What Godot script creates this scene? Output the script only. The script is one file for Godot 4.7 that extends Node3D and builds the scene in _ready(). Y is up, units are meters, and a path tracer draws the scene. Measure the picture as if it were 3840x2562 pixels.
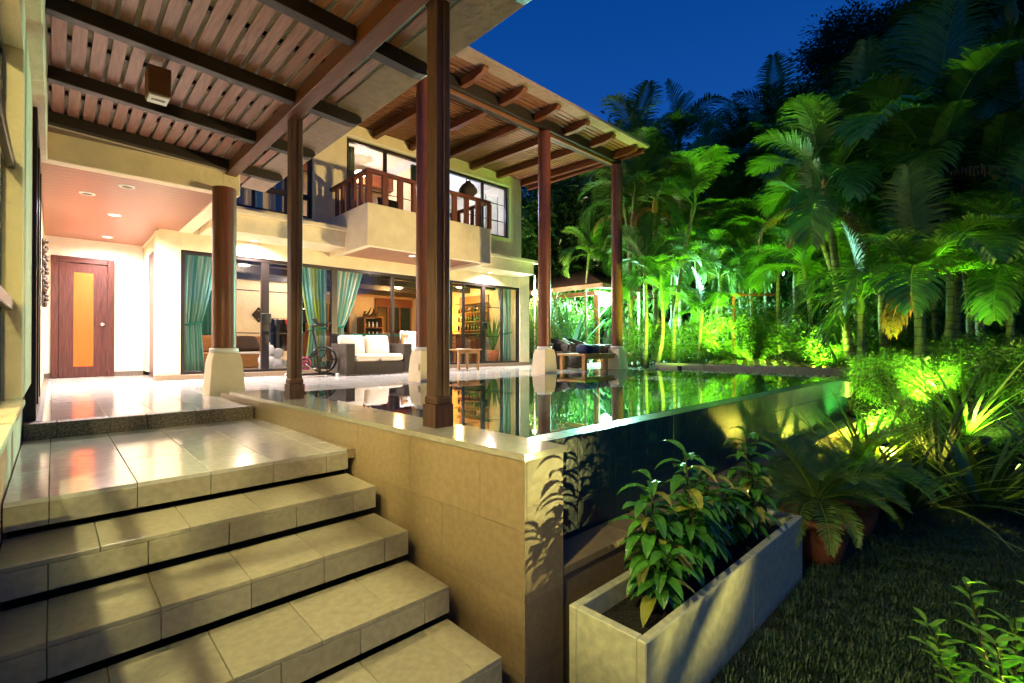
extends Node3D
# World axes: x runs along the facade (u), -z runs towards the house (v), y is up; terrace floor is y = 0.
var M := {}
var boxes := {}
var names_used := {}
var rng := RandomNumberGenerator.new()

# ---------------------------------------------------------------- helpers
func P(u: float, y: float, v: float) -> Vector3:
	return Vector3(u, y, -v)

func numbered(n: String) -> String:
	if not names_used.has(n):
		names_used[n] = 0
		return n
	names_used[n] += 1
	return "%s_%03d" % [n, names_used[n]]

func gpos(n: Node) -> Vector3:
	var p := Vector3.ZERO
	var k = n
	while k != self and k is Node3D:
		p += k.position
		k = k.get_parent()
	return p

func meta(o: Node, label: String, category := "", group := "", kind := "") -> Node:
	if label != "": o.set_meta("label", label)
	if category != "": o.set_meta("category", category)
	if group != "": o.set_meta("group", group)
	if kind != "": o.set_meta("kind", kind)
	return o

func thing(n: String, label: String, category: String, at: Vector3, group := "") -> Node3D:
	var o := Node3D.new()
	o.name = numbered(n)
	add_child(o)
	o.position = at
	meta(o, label, category, group)
	return o

func part(parent: Node, n: String, mesh: Mesh, mat: Material, world := Vector3.INF) -> MeshInstance3D:
	var o := MeshInstance3D.new()
	o.name = numbered(n) if parent == self else n
	o.mesh = mesh
	if mat: o.material_override = mat
	o.cast_shadow = GeometryInstance3D.SHADOW_CASTING_SETTING_ON
	parent.add_child(o, true)
	if world != Vector3.INF:
		o.position = world - gpos(parent)
	return o

func newst() -> SurfaceTool:
	var st := SurfaceTool.new()
	st.begin(Mesh.PRIMITIVE_TRIANGLES)
	return st

func tri(st: SurfaceTool, a: Vector3, b: Vector3, c: Vector3, hint: Vector3) -> void:
	if (c - a).cross(b - a).dot(hint) < 0.0:
		st.add_vertex(a); st.add_vertex(c); st.add_vertex(b)
	else:
		st.add_vertex(a); st.add_vertex(b); st.add_vertex(c)

func quad(st: SurfaceTool, a: Vector3, b: Vector3, c: Vector3, d: Vector3, hint: Vector3) -> void:
	tri(st, a, b, c, hint)
	tri(st, a, c, d, hint)

func done(st: SurfaceTool, smooth := false) -> ArrayMesh:
	st.generate_normals()
	return st.commit()

# chamfered box added to st, centre c, size s, optional basis
func cbox(st: SurfaceTool, c: Vector3, s: Vector3, r := 0.004, b := Basis.IDENTITY) -> void:
	st.set_smooth_group(-1)
	var h := s * 0.5
	r = minf(r, minf(h.x, minf(h.y, h.z)) * 0.45)
	var sg := [-1.0, 1.0]
	var pt := func(sx: float, sy: float, sz: float, ax: int) -> Vector3:
		var q := Vector3(sx * (h.x - (0.0 if ax == 0 else r)), sy * (h.y - (0.0 if ax == 1 else r)), sz * (h.z - (0.0 if ax == 2 else r)))
		return c + b * q
	for s1 in sg:
		quad(st, pt.call(s1, -1.0, -1.0, 0), pt.call(s1, 1.0, -1.0, 0), pt.call(s1, 1.0, 1.0, 0), pt.call(s1, -1.0, 1.0, 0), b * Vector3(s1, 0, 0))
		quad(st, pt.call(-1.0, s1, -1.0, 1), pt.call(1.0, s1, -1.0, 1), pt.call(1.0, s1, 1.0, 1), pt.call(-1.0, s1, 1.0, 1), b * Vector3(0, s1, 0))
		quad(st, pt.call(-1.0, -1.0, s1, 2), pt.call(1.0, -1.0, s1, 2), pt.call(1.0, 1.0, s1, 2), pt.call(-1.0, 1.0, s1, 2), b * Vector3(0, 0, s1))
	for s1 in sg:
		for s2 in sg:
			quad(st, pt.call(-1.0, s1, s2, 1), pt.call(1.0, s1, s2, 1), pt.call(1.0, s1, s2, 2), pt.call(-1.0, s1, s2, 2), b * Vector3(0, s1, s2))
			quad(st, pt.call(s1, -1.0, s2, 0), pt.call(s1, 1.0, s2, 0), pt.call(s1, 1.0, s2, 2), pt.call(s1, -1.0, s2, 2), b * Vector3(s1, 0, s2))
			quad(st, pt.call(s1, s2, -1.0, 0), pt.call(s1, s2, 1.0, 0), pt.call(s1, s2, 1.0, 1), pt.call(s1, s2, -1.0, 1), b * Vector3(s1, s2, 0))
			for s3 in sg:
				tri(st, pt.call(s1, s2, s3, 0), pt.call(s1, s2, s3, 1), pt.call(s1, s2, s3, 2), b * Vector3(s1, s2, s3))

func box_mesh(s: Vector3, r := 0.004) -> ArrayMesh:
	var k := "%.4f %.4f %.4f %.4f" % [s.x, s.y, s.z, r]
	if not boxes.has(k):
		var st := newst()
		cbox(st, Vector3.ZERO, s, r)
		boxes[k] = done(st)
	return boxes[k]

# one box part between u0..u1, y0..y1, v0..v1
func bb(parent: Node, n: String, mat: Material, u0: float, u1: float, y0: float, y1: float, v0: float, v1: float, r := 0.004) -> MeshInstance3D:
	return part(parent, n, box_mesh(Vector3(u1 - u0, y1 - y0, v1 - v0).abs(), r), mat, P((u0 + u1) / 2, (y0 + y1) / 2, (v0 + v1) / 2))

func ab(st: SurfaceTool, u0: float, u1: float, y0: float, y1: float, v0: float, v1: float, r := 0.003) -> void:
	cbox(st, P((u0 + u1) / 2, (y0 + y1) / 2, (v0 + v1) / 2), Vector3(u1 - u0, y1 - y0, v1 - v0).abs(), r)

# prism over a footprint polygon [Vector2(u, v)...] in order
func prism(st: SurfaceTool, poly: Array, y0: float, y1: float) -> void:
	st.set_smooth_group(-1)
	var c := Vector2.ZERO
	for p in poly: c += p
	c /= poly.size()
	var n := poly.size()
	for i in n:
		var a: Vector2 = poly[i]
		var b: Vector2 = poly[(i + 1) % n]
		var m := (a + b) / 2 - c
		quad(st, P(a.x, y0, a.y), P(b.x, y0, b.y), P(b.x, y1, b.y), P(a.x, y1, a.y), P(m.x, 0, m.y))
		tri(st, P(a.x, y1, a.y), P(b.x, y1, b.y), P(c.x, y1, c.y), Vector3.UP)
		tri(st, P(a.x, y0, a.y), P(b.x, y0, b.y), P(c.x, y0, c.y), Vector3.DOWN)

# swept tube through points with radii
func tube(st: SurfaceTool, pts: Array, radii: Array, sides := 8, caps := true) -> void:
	st.set_smooth_group(1)
	var rings := []
	var up := Vector3(0.13, 0.31, 0.94).normalized()
	for i in pts.size():
		var d: Vector3 = (pts[mini(i + 1, pts.size() - 1)] - pts[maxi(i - 1, 0)]).normalized()
		var x := d.cross(up)
		if x.length() < 0.05: x = d.cross(Vector3.RIGHT)
		x = x.normalized()
		var y := d.cross(x).normalized()
		up = x.cross(d).normalized() if false else up
		var ring := []
		for k in sides:
			var a := TAU * k / sides
			ring.append(pts[i] + (x * cos(a) + y * sin(a)) * radii[mini(i, radii.size() - 1)])
		rings.append(ring)
	for i in pts.size() - 1:
		for k in sides:
			var k2 := (k + 1) % sides
			var mid: Vector3 = (rings[i][k] + rings[i][k2] + rings[i + 1][k] + rings[i + 1][k2]) / 4 - (pts[i] + pts[i + 1]) / 2
			quad(st, rings[i][k], rings[i][k2], rings[i + 1][k2], rings[i + 1][k], mid)
	if caps:
		st.set_smooth_group(-1)
		for k in sides:
			tri(st, rings[0][k], rings[0][(k + 1) % sides], pts[0], pts[0] - pts[1])
			tri(st, rings[-1][k], rings[-1][(k + 1) % sides], pts[-1], pts[-1] - pts[-2])

# lathe: profile [Vector2(radius, y)...] about the y axis at c; n sides; smooth or faceted
func lathe(st: SurfaceTool, prof: Array, c := Vector3.ZERO, n := 24, smooth := true) -> void:
	st.set_smooth_group(2 if smooth else -1)
	for i in prof.size() - 1:
		var a: Vector2 = prof[i]
		var b: Vector2 = prof[i + 1]
		var nrm := Vector2(b.y - a.y, a.x - b.x)
		for k in n:
			var t0 := TAU * (k + (0.0 if smooth else 0.5)) / n
			var t1 := TAU * (k + 1 + (0.0 if smooth else 0.5)) / n
			var d0 := Vector3(cos(t0), 0, sin(t0))
			var d1 := Vector3(cos(t1), 0, sin(t1))
			var h := (d0 + d1).normalized() * nrm.x + Vector3.UP * nrm.y
			if a.x < 1e-5:
				tri(st, c + Vector3(0, a.y, 0), c + d0 * b.x + Vector3(0, b.y, 0), c + d1 * b.x + Vector3(0, b.y, 0), h)
			elif b.x < 1e-5:
				tri(st, c + d0 * a.x + Vector3(0, a.y, 0), c + d1 * a.x + Vector3(0, a.y, 0), c + Vector3(0, b.y, 0), h)
			else:
				quad(st, c + d0 * a.x + Vector3(0, a.y, 0), c + d1 * a.x + Vector3(0, a.y, 0), c + d1 * b.x + Vector3(0, b.y, 0), c + d0 * b.x + Vector3(0, b.y, 0), h)

# soft cushion: superellipsoid of size s about c
func pillow(st: SurfaceTool, c: Vector3, s: Vector3, e := 0.35, nu := 20, nv := 12, b := Basis.IDENTITY) -> void:
	st.set_smooth_group(3)
	var f := func(i: int, j: int) -> Vector3:
		var a := TAU * i / nu
		var t := -PI / 2 + PI * j / nv
		var cp := func(x: float, p: float) -> float: return signf(x) * pow(absf(x), p)
		return c + b * Vector3(s.x / 2 * cp.call(cos(t), e) * cp.call(cos(a), e), s.y / 2 * cp.call(sin(t), 0.75), s.z / 2 * cp.call(cos(t), e) * cp.call(sin(a), e))
	for i in nu:
		for j in nv:
			var p0: Vector3 = f.call(i, j)
			var p1: Vector3 = f.call(i + 1, j)
			var p2: Vector3 = f.call(i + 1, j + 1)
			var p3: Vector3 = f.call(i, j + 1)
			var h := (p0 + p1 + p2 + p3) / 4 - c
			if j == 0: tri(st, p0, p2, p3, h)
			elif j == nv - 1: tri(st, p0, p1, p2, h)
			else: quad(st, p0, p1, p2, p3, h)

# ---------------------------------------------------------------- textures and materials
func noise_image(sd: int, freq: float, oct: int, lo: float, hi: float, size := 256, gain := 1.0) -> Image:
	var n := FastNoiseLite.new()
	n.seed = sd
	n.noise_type = FastNoiseLite.TYPE_SIMPLEX_SMOOTH
	n.frequency = freq
	n.fractal_octaves = oct
	var im := n.get_seamless_image(size, size)
	im.convert(Image.FORMAT_RGB8)
	var out := Image.create(size, size, false, Image.FORMAT_RGB8)
	for y in size:
		for x in size:
			var t := clampf((im.get_pixel(x, y).r - 0.5) * gain + 0.5, 0.0, 1.0)
			var g := lerpf(lo, hi, t)
			out.set_pixel(x, y, Color(g, g, g))
	return out

var tex_cache := {}
func ntex(sd: int, freq: float, oct: int, lo: float, hi: float, gain := 1.4) -> ImageTexture:
	var k := "%d %f %d %f %f" % [sd, freq, oct, lo, hi]
	if not tex_cache.has(k):
		tex_cache[k] = ImageTexture.create_from_image(noise_image(sd, freq, oct, lo, hi, 256, gain))
	return tex_cache[k]

func nmap(sd: int, freq: float, oct: int, strength: float) -> ImageTexture:
	var k := "n %d %f %d %f" % [sd, freq, oct, strength]
	if not tex_cache.has(k):
		var im := noise_image(sd, freq, oct, 0.0, 1.0, 256, 1.5)
		im.convert(Image.FORMAT_RGBA8)
		im.bump_map_to_normal_map(strength)
		tex_cache[k] = ImageTexture.create_from_image(im)
	return tex_cache[k]

func mat(key: String, col: Color, rough := 0.6, tex: Texture2D = null, scale := Vector3.ONE, norm: Texture2D = null, nstr := 0.5, metallic := 0.0) -> StandardMaterial3D:
	var m := StandardMaterial3D.new()
	m.albedo_color = col
	m.roughness = rough
	m.metallic = metallic
	if tex:
		m.albedo_texture = tex
	if norm:
		m.normal_enabled = true
		m.normal_texture = norm
		m.normal_scale = nstr
	if tex or norm:
		m.uv1_triplanar = true
		m.uv1_world_triplanar = true
		m.uv1_scale = scale
	M[key] = m
	return m

func wood(key: String, col: Color, rough: float, lo := 0.76) -> void:
	var t := ntex(11, 0.02, 4, lo, 1.0)
	var nm := nmap(12, 0.03, 4, 4.0)
	mat(key + "_u", col, rough, t, Vector3(0.5, 7, 7), nm, 0.18)
	mat(key + "_v", col, rough, t, Vector3(7, 7, 0.5), nm, 0.18)
	mat(key + "_y", col, rough, t, Vector3(7, 0.5, 7), nm, 0.18)

func leafmat(key: String, rough := 0.45, back := Color(0.25, 0.4, 0.05)) -> void:
	var m := StandardMaterial3D.new()
	m.vertex_color_use_as_albedo = true
	m.roughness = rough
	m.backlight_enabled = true
	m.backlight = back
	m.cull_mode = BaseMaterial3D.CULL_DISABLED
	M[key] = m

func glow(key: String, col: Color, e: float) -> void:
	var m := StandardMaterial3D.new()
	m.albedo_color = col
	m.emission_enabled = true
	m.emission = col
	m.emission_energy_multiplier = e
	M[key] = m

func materials() -> void:
	var pl := ntex(1, 0.02, 5, 0.95, 1.0)
	var pn := nmap(2, 0.06, 4, 3.0)
	mat("cream", Color(0.90, 0.83, 0.69), 0.75, pl, Vector3.ONE * 0.6, pn, 0.25)
	mat("white_wall", Color(0.93, 0.90, 0.83), 0.75, pl, Vector3.ONE * 0.6, pn, 0.25)
	mat("dark_wall", Color(0.90, 0.83, 0.69), 0.8, pl, Vector3.ONE * 0.6, pn, 0.25)
	var sn := ntex(3, 0.06, 6, 0.93, 1.0)
	var sn2 := ntex(4, 0.07, 6, 0.90, 1.0)
	for k in 3:
		var w: float = [1.0, 0.955, 1.03][k]
		mat("floor_tile_%d" % k, Color(0.80 * w, 0.775 * w, 0.75 * w), 0.13, sn, Vector3.ONE * (0.9 + 0.1 * k), nmap(5, 0.04, 4, 2.0), 0.04)
		mat("step_tile_%d" % k, Color(0.67 * w, 0.63 * w, 0.555 * w), 0.30, sn2, Vector3.ONE * (1.1 + 0.1 * k), nmap(5, 0.04, 4, 2.0), 0.12)
		mat("wall_tile_%d" % k, Color(0.60 * w, 0.51 * w, 0.40 * w), 0.42, sn2, Vector3.ONE * (1.0 + 0.13 * k), nmap(5, 0.04, 4, 2.0), 0.15)
		mat("pool_tile_%d" % k, Color(0.07 * w, 0.23 * w, 0.28 * w), 0.34, ntex(6, 0.05, 4, 0.75, 1.0), Vector3.ONE * 1.7, nmap(5, 0.04, 4, 2.0), 0.2)
	mat("cap_stone", Color(0.64, 0.61, 0.57), 0.10, sn, Vector3.ONE * 0.8)
	mat("granite", Color(0.56, 0.50, 0.43), 0.5, ntex(7, 0.09, 3, 0.45, 1.0), Vector3.ONE * 2.2, nmap(7, 0.1, 3, 4.0), 0.4)
	mat("grout", Color(0.34, 0.31, 0.27), 0.9)
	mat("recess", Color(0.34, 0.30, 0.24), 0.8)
	mat("slab", Color(0.55, 0.50, 0.42), 0.8, sn, Vector3.ONE)
	mat("concrete", Color(0.62, 0.53, 0.48), 0.8, ntex(8, 0.035, 5, 0.88, 1.0), Vector3.ONE * 0.9, pn, 0.12)
	mat("planter", Color(0.80, 0.78, 0.66), 0.5, ntex(9, 0.05, 6, 0.86, 1.0), Vector3.ONE * 1.1, pn, 0.1)
	mat("soil", Color(0.16, 0.12, 0.08), 1.0, ntex(10, 0.07, 4, 0.4, 1.0), Vector3.ONE * 2.0, nmap(10, 0.08, 4, 8.0), 1.0)
	mat("lawn", Color(0.10, 0.15, 0.05), 1.0, ntex(13, 0.05, 5, 0.45, 1.0), Vector3.ONE * 0.7, nmap(13, 0.09, 4, 8.0), 1.0)
	mat("terracotta", Color(0.62, 0.33, 0.18), 0.8, sn2, Vector3.ONE * 2.0)
	mat("rooftile", Color(0.45, 0.28, 0.22), 0.8, sn2, Vector3.ONE * 2.0)
	mat("rattan", Color(0.37, 0.32, 0.26), 0.65, ntex(14, 0.10, 2, 0.55, 1.0), Vector3(1.4, 8, 1.4), nmap(15, 0.12, 2, 8.0), 0.8)
	mat("night_glass", Color(0.02, 0.09, 0.07), 0.05)
	mat("cushion", Color(0.90, 0.85, 0.77), 0.9, ntex(16, 0.05, 3, 0.92, 1.0), Vector3.ONE * 3)
	mat("towel", Color(0.92, 0.92, 0.92), 1.0, ntex(16, 0.05, 3, 0.85, 1.0), Vector3.ONE * 4)
	wood("slatwood", Color(0.64, 0.44, 0.365), 0.45, 0.8)
	wood("darkwood", Color(0.15, 0.105, 0.08), 0.5)
	wood("beamwood", Color(0.44, 0.24, 0.12), 0.5)
	wood("roofslat", Color(0.52, 0.32, 0.19), 0.5)
	wood("redwood", Color(0.48, 0.25, 0.13), 0.4)
	wood("postwood", Color(0.36, 0.23, 0.165), 0.6)
	wood("doorwood", Color(0.36, 0.19, 0.155), 0.35, 0.66)
	wood("lightwood", Color(0.78, 0.56, 0.34), 0.5)
	wood("cabinetwood", Color(0.45, 0.25, 0.13), 0.4)
	mat("soffit", Color(0.66, 0.45, 0.36), 0.45, ntex(11, 0.02, 4, 0.8, 1.0), Vector3(0.5, 7, 7))
	mat("underlay", Color(0.86, 0.80, 0.74), 0.7, sn, Vector3.ONE)
	mat("orange_panel", Color(0.90, 0.36, 0.07), 0.4, ntex(17, 0.02, 3, 0.92, 1.0), Vector3(6, 0.5, 6))
	mat("frame", Color(0.16, 0.13, 0.12), 0.35, null, Vector3.ONE, null, 0.5, 0.3)
	mat("black", Color(0.04, 0.04, 0.045), 0.4)
	mat("steel", Color(0.75, 0.74, 0.72), 0.2, null, Vector3.ONE, null, 0.5, 1.0)
	mat("white_trim", Color(0.90, 0.88, 0.84), 0.5)
	mat("red_cloth", Color(0.75, 0.07, 0.06), 0.8)
	mat("blue_cloth", Color(0.10, 0.20, 0.42), 0.8, ntex(16, 0.05, 3, 0.6, 1.0), Vector3.ONE * 4)
	mat("grey_cloth", Color(0.42, 0.42, 0.46), 0.9, ntex(16, 0.05, 3, 0.75, 1.0), Vector3.ONE * 4)
	mat("baize", Color(0.10, 0.52, 0.42), 0.95)
	mat("pink_metal", Color(0.62, 0.22, 0.36), 0.35, null, Vector3.ONE, null, 0.5, 0.3)
	mat("pebble_a", Color(0.72, 0.68, 0.60), 0.6)
	mat("pebble_b", Color(0.20, 0.17, 0.14), 0.6)
	mat("bark", Color(0.30, 0.25, 0.18), 0.9, ntex(18, 0.05, 4, 0.4, 1.0), Vector3(5, 1.5, 5), nmap(18, 0.06, 4, 8.0), 0.8)
	mat("bottle_green", Color(0.10, 0.35, 0.16), 0.1)
	mat("bottle_amber", Color(0.45, 0.22, 0.06), 0.1)
	mat("carving", Color(0.33, 0.24, 0.16), 0.8, ntex(18, 0.05, 4, 0.4, 1.0), Vector3.ONE * 6, nmap(18, 0.08, 3, 8.0), 1.0)
	var cl := StandardMaterial3D.new()
	cl.vertex_color_use_as_albedo = true
	cl.roughness = 0.85
	cl.backlight_enabled = true
	cl.backlight = Color(0.35, 0.4, 0.35)
	M["curtain"] = cl
	var tr := StandardMaterial3D.new()
	tr.vertex_color_use_as_albedo = true
	tr.roughness = 0.7
	M["trunk"] = tr
	leafmat("leaf")
	leafmat("leaf_gloss", 0.22)
	leafmat("leaf_dry", 0.8, Color(0.3, 0.2, 0.05))
	var g := StandardMaterial3D.new()
	g.albedo_color = Color(0.10, 0.14, 0.13, 0.05)
	g.transparency = BaseMaterial3D.TRANSPARENCY_ALPHA
	g.roughness = 0.02
	M["glass"] = g
	var w := StandardMaterial3D.new()
	w.albedo_color = Color(0.62, 0.86, 0.88, 0.0)
	w.roughness = 0.0
	w.refraction_enabled = true
	w.refraction_scale = 0.033
	w.normal_enabled = true
	w.normal_texture = nmap(20, 0.02, 3, 1.5)
	w.normal_scale = 0.015
	w.uv1_triplanar = true
	w.uv1_world_triplanar = true
	w.uv1_scale = Vector3.ONE * 0.5
	M["water"] = w
	glow("lamp_white", Color(1.0, 0.96, 0.90), 6.0)
	glow("lamp_cool", Color(0.85, 1.0, 0.97), 8.0)
	glow("lamp_warm", Color(1.0, 0.72, 0.30), 3.0)
	glow("lamp_green", Color(0.85, 1.0, 0.45), 4.0)

# ---------------------------------------------------------------- lights
func omni(parent: Node, world: Vector3, e: float, col: Color, size := 0.06) -> OmniLight3D:
	var l := OmniLight3D.new()
	l.name = "light"
	l.light_energy = e
	l.light_color = col
	l.light_size = size
	l.omni_range = 40.0
	l.omni_attenuation = 2.0
	l.shadow_enabled = true
	parent.add_child(l, true)
	l.position = world - gpos(parent)
	return l

func spot(parent: Node, world: Vector3, target: Vector3, e: float, col: Color, angle := 60.0, size := 0.05) -> SpotLight3D:
	var l := SpotLight3D.new()
	l.name = "light"
	l.light_energy = e
	l.light_color = col
	l.light_size = size
	l.spot_range = 40.0
	l.spot_attenuation = 2.0
	l.spot_angle = angle
	l.shadow_enabled = true
	parent.add_child(l, true)
	l.position = world - gpos(parent)
	var d := (target - world).normalized()
	l.basis = Basis.looking_at(d, Vector3.RIGHT if absf(d.y) > 0.95 else Vector3.UP)
	return l

func downlight(u: float, y: float, v: float, label: String, e: float, col: Color, lit := true) -> void:
	var t := thing("downlight", label, "light", P(u, y, v), "recessed ceiling lights")
	var st := newst()
	lathe(st, [Vector2(0.055, 0.0), Vector2(0.055, -0.012), Vector2(0.075, -0.010), Vector2(0.08, 0.0)], Vector3.ZERO, 24)
	part(t, "trim_ring", done(st), M["white_trim"])
	st = newst()
	lathe(st, [Vector2(0.0, -0.004), Vector2(0.055, -0.004), Vector2(0.055, 0.0)], Vector3.ZERO, 20)
	part(t, "lamp_disc", done(st), M["lamp_white"] if lit else M["recess"])
	if lit:
		spot(t, P(u, y - 0.03, v), P(u, 0, v), e, col, 84.0, 0.08)

# ---------------------------------------------------------------- structure
func wall_u(v: float) -> float:
	return 1.547 - 0.0497 * (v - 1.53)

func tiles_flat(parent: Node, keys: String, u0: float, u1: float, v0: float, v1: float, ytop: float, du: float, dv: float, uo: float, vo: float, stagger := true, th := 0.02) -> void:
	var k0 := int(floor((u0 - uo) / du))
	var k1 := int(ceil((u1 - uo) / du))
	for k in range(k0, k1):
		var off := (dv * 0.5 if (k % 2 != 0 and stagger) else 0.0) + vo
		var j0 := int(floor((v0 - off) / dv))
		var j1 := int(ceil((v1 - off) / dv))
		for j in range(j0, j1):
			var a := maxf(u0, uo + k * du) + 0.0015
			var b := minf(u1, uo + (k + 1) * du) - 0.0015
			var c := maxf(v0, off + j * dv) + 0.0015
			var d := minf(v1, off + (j + 1) * dv) - 0.0015
			if b - a > 0.02 and d - c > 0.02:
				bb(parent, "tile", M["%s_%d" % [keys, rng.randi() % 3]], a, b, ytop - th, ytop, c, d, 0.002)

func ground_y(u: float, v: float) -> float:
	var y := -1.04
	var rise := smoothstep(6.3, 10.5, u + maxf(0.0, 1.0 - v) * 0.25)
	y = lerpf(y, -0.04, rise)
	if v > 1.2 and u > 8.5: y = maxf(y, lerpf(y, -0.04, smoothstep(1.2, 2.0, v)))
	var far := Vector2(u - 2.0, v).length()
	if u > 8.0 or v < -6.0 or v > 16.0: y += 5.0 * smoothstep(19.0, 27.0, far)
	y += 0.03 * sin(u * 1.7) * cos(v * 2.1) * (1.0 if u > 4.5 else 0.3)
	return y

func build_ground() -> void:
	var st := newst()
	st.set_smooth_group(1)
	var us := []
	var vs := []
	for i in 61: us.append(-60.0 + 1.0 * i if i < 58 else 0.0)
	us = [-400.0, -120.0, -40.0, -10.0, -3.0]
	var x := -1.0
	while x < 18.0:
		us.append(x)
		x += 0.35
	us += [18.6, 20.0, 22.0, 24.0, 27.0, 30.0, 35.0, 50.0, 90.0, 200.0, 500.0]
	vs = [-400.0, -120.0, -40.0, -20.0, -10.0]
	x = -7.0
	while x < 9.0:
		vs.append(x)
		x += 0.35
	vs += [10.0, 12.0, 14.0, 16.0, 18.0, 20.0, 22.0, 25.0, 30.0, 60.0, 150.0, 500.0]
	for i in us.size() - 1:
		for j in vs.size() - 1:
			# the hole for the pool trough and the stairs is simply covered by them
			var f := func(a: float, b: float) -> Vector3:
				var yy := ground_y(a, b)
				if a < 8.55 and b > 1.42: yy = -1.4
				if (b > 5.5 and a < 10.2) or (b > 7.8 and a < 14.0): yy = -1.4
				return P(a, yy, b)
			quad(st, f.call(us[i], vs[j]), f.call(us[i + 1], vs[j]), f.call(us[i + 1], vs[j + 1]), f.call(us[i], vs[j + 1]), Vector3.UP)
	var g := part(self, "ground", done(st), M["lawn"])
	meta(g, "dark lawn sloping up to the planted bank", "", "", "structure")

func build_floor() -> void:
	var t := Node3D.new()
	t.name = "terrace_floor"
	add_child(t)
	t.set_meta("kind", "structure")
	var st := newst()
	ab(st, -0.16, 1.36, -1.3, -0.004, 4.98, 11.4, 0.002)
	ab(st, 1.30, 10.4, -1.3, -0.004, 5.66, 13.5, 0.002)
	ab(st, 10.4, 14.2, -1.3, -0.0045, 7.6, 13.5, 0.002)
	ab(st, 8.62, 10.4, -1.3, -0.005, 5.2, 5.7, 0.002)
	part(t, "base", done(st), M["grout"])
	tiles_flat(t, "floor_tile", -0.16, 1.33, 5.06, 11.3, 0.016, 0.322, 0.645, 0.309, 4.98)
	tiles_flat(t, "floor_tile", 1.33, 10.4, 5.78, 9.4, 0.016, 0.645, 0.645, 0.309, 5.65, false)
	tiles_flat(t, "floor_tile", 10.4, 14.2, 7.6, 11.5, 0.016, 0.645, 0.645, 0.309, 5.65, false)
	# granite kerb pieces along the terrace edge
	var js := [-0.16, 0.02, 0.325, 0.56, 0.91, 1.365]
	for i in js.size() - 1:
		bb(t, "kerb_stone", M["granite"], js[i] + 0.0015, js[i + 1] - 0.0015, -0.1, 0.018, 4.93, 5.055, 0.003)
	var vv := 5.06
	while vv < 11.2:
		bb(t, "kerb_stone", M["granite"], -0.158, -0.06, 0.0165, 0.02, vv + 0.002, vv + 0.598, 0.001)
		vv += 0.6
	# coping along the pool, with the pebble gutter behind it
	var u := 1.42
	while u < 8.5:
		bb(t, "coping_stone", M["cap_stone"], u + 0.0015, u + 0.598, -0.03, 0.014, 5.60, 5.70, 0.003)
		u += 0.6
	bb(t, "gutter", M["recess"], 1.4, 8.6, -0.02, -0.0005, 5.70, 5.78, 0.001)
	# deck projections that carry the two pillars over the water
	for c in [4.18, 7.0]:
		bb(t, "pillar_plinth", M["cap_stone"], c - 0.10, c + 0.75, -0.06, 0.010, 5.42, 5.598, 0.003)

func build_landing_and_stairs() -> void:
	var t := Node3D.new()
	t.name = "landing"
	add_child(t)
	t.set_meta("kind", "structure")
	bb(t, "base", M["grout"], -0.16, 1.42, -1.2, -0.125, 3.10, 4.93, 0.002)
	tiles_flat(t, "floor_tile", -0.16, 1.415, 3.06, 4.93, -0.10, 0.322, 0.645, 0.309, 3.06, true, 0.022)
	# narrow infill strip between the landing tiles and the side wall
	var st := newst()
	prism(st, [Vector2(1.4165, 3.06), Vector2(wall_u(3.06) - 0.004, 3.06), Vector2(wall_u(4.2), 4.15), Vector2(1.4165, 4.15)], -0.16, -0.101)
	part(t, "infill_strip", done(st), M["wall_tile_0"])
	var s := thing("stairs", "beige tiled stairs with dark recessed shadow gaps under each step", "stairs", P(0.6, -1.04, 2.3))
	var ys := [-0.10, -0.262, -0.43, -0.597, -0.763, -0.925]
	var vs := [3.06, 2.68, 2.31, 1.93, 1.545, 1.16]
	for k in 6:
		var yt: float = ys[k]
		var vf: float = vs[k]
		var vb: float = 3.10 if k == 0 else vs[k - 1] + 0.05
		var u1 := 1.42
		var core := bb(s, "step", M["slab"], -0.155, u1 - 0.012, yt - 0.128, yt - 0.0205, vf + 0.012, vb, 0.002)
		if k > 0:
			tiles_flat(core, "step_tile", -0.16, u1, vf, vs[k - 1] + 0.02, yt, 0.322, 0.8, 0.309 + (0.16 if k % 2 == 1 else 0.0), vf - 0.05, false)
		# riser tiles
		var u := -0.335
		while u < u1:
			var a := maxf(u, -0.16) + 0.0015
			var b := minf(u + 0.322, u1) - 0.0015
			if b > a + 0.02:
				bb(core, "riser_tile", M["step_tile_%d" % (rng.randi() % 3)], a, b, yt - 0.128, yt - 0.0215, vf, vf + 0.0115, 0.002)
			u += 0.322
		bb(core, "end_tile", M["step_tile_1"], u1 - 0.011, u1, yt - 0.128, yt - 0.0215, vf + 0.013, vb - 0.002, 0.002)
		bb(core, "toe_recess", M["recess"], -0.15, u1 - 0.01, yt - 0.165, yt - 0.1285, vf + 0.11, vb, 0.002)

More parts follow.
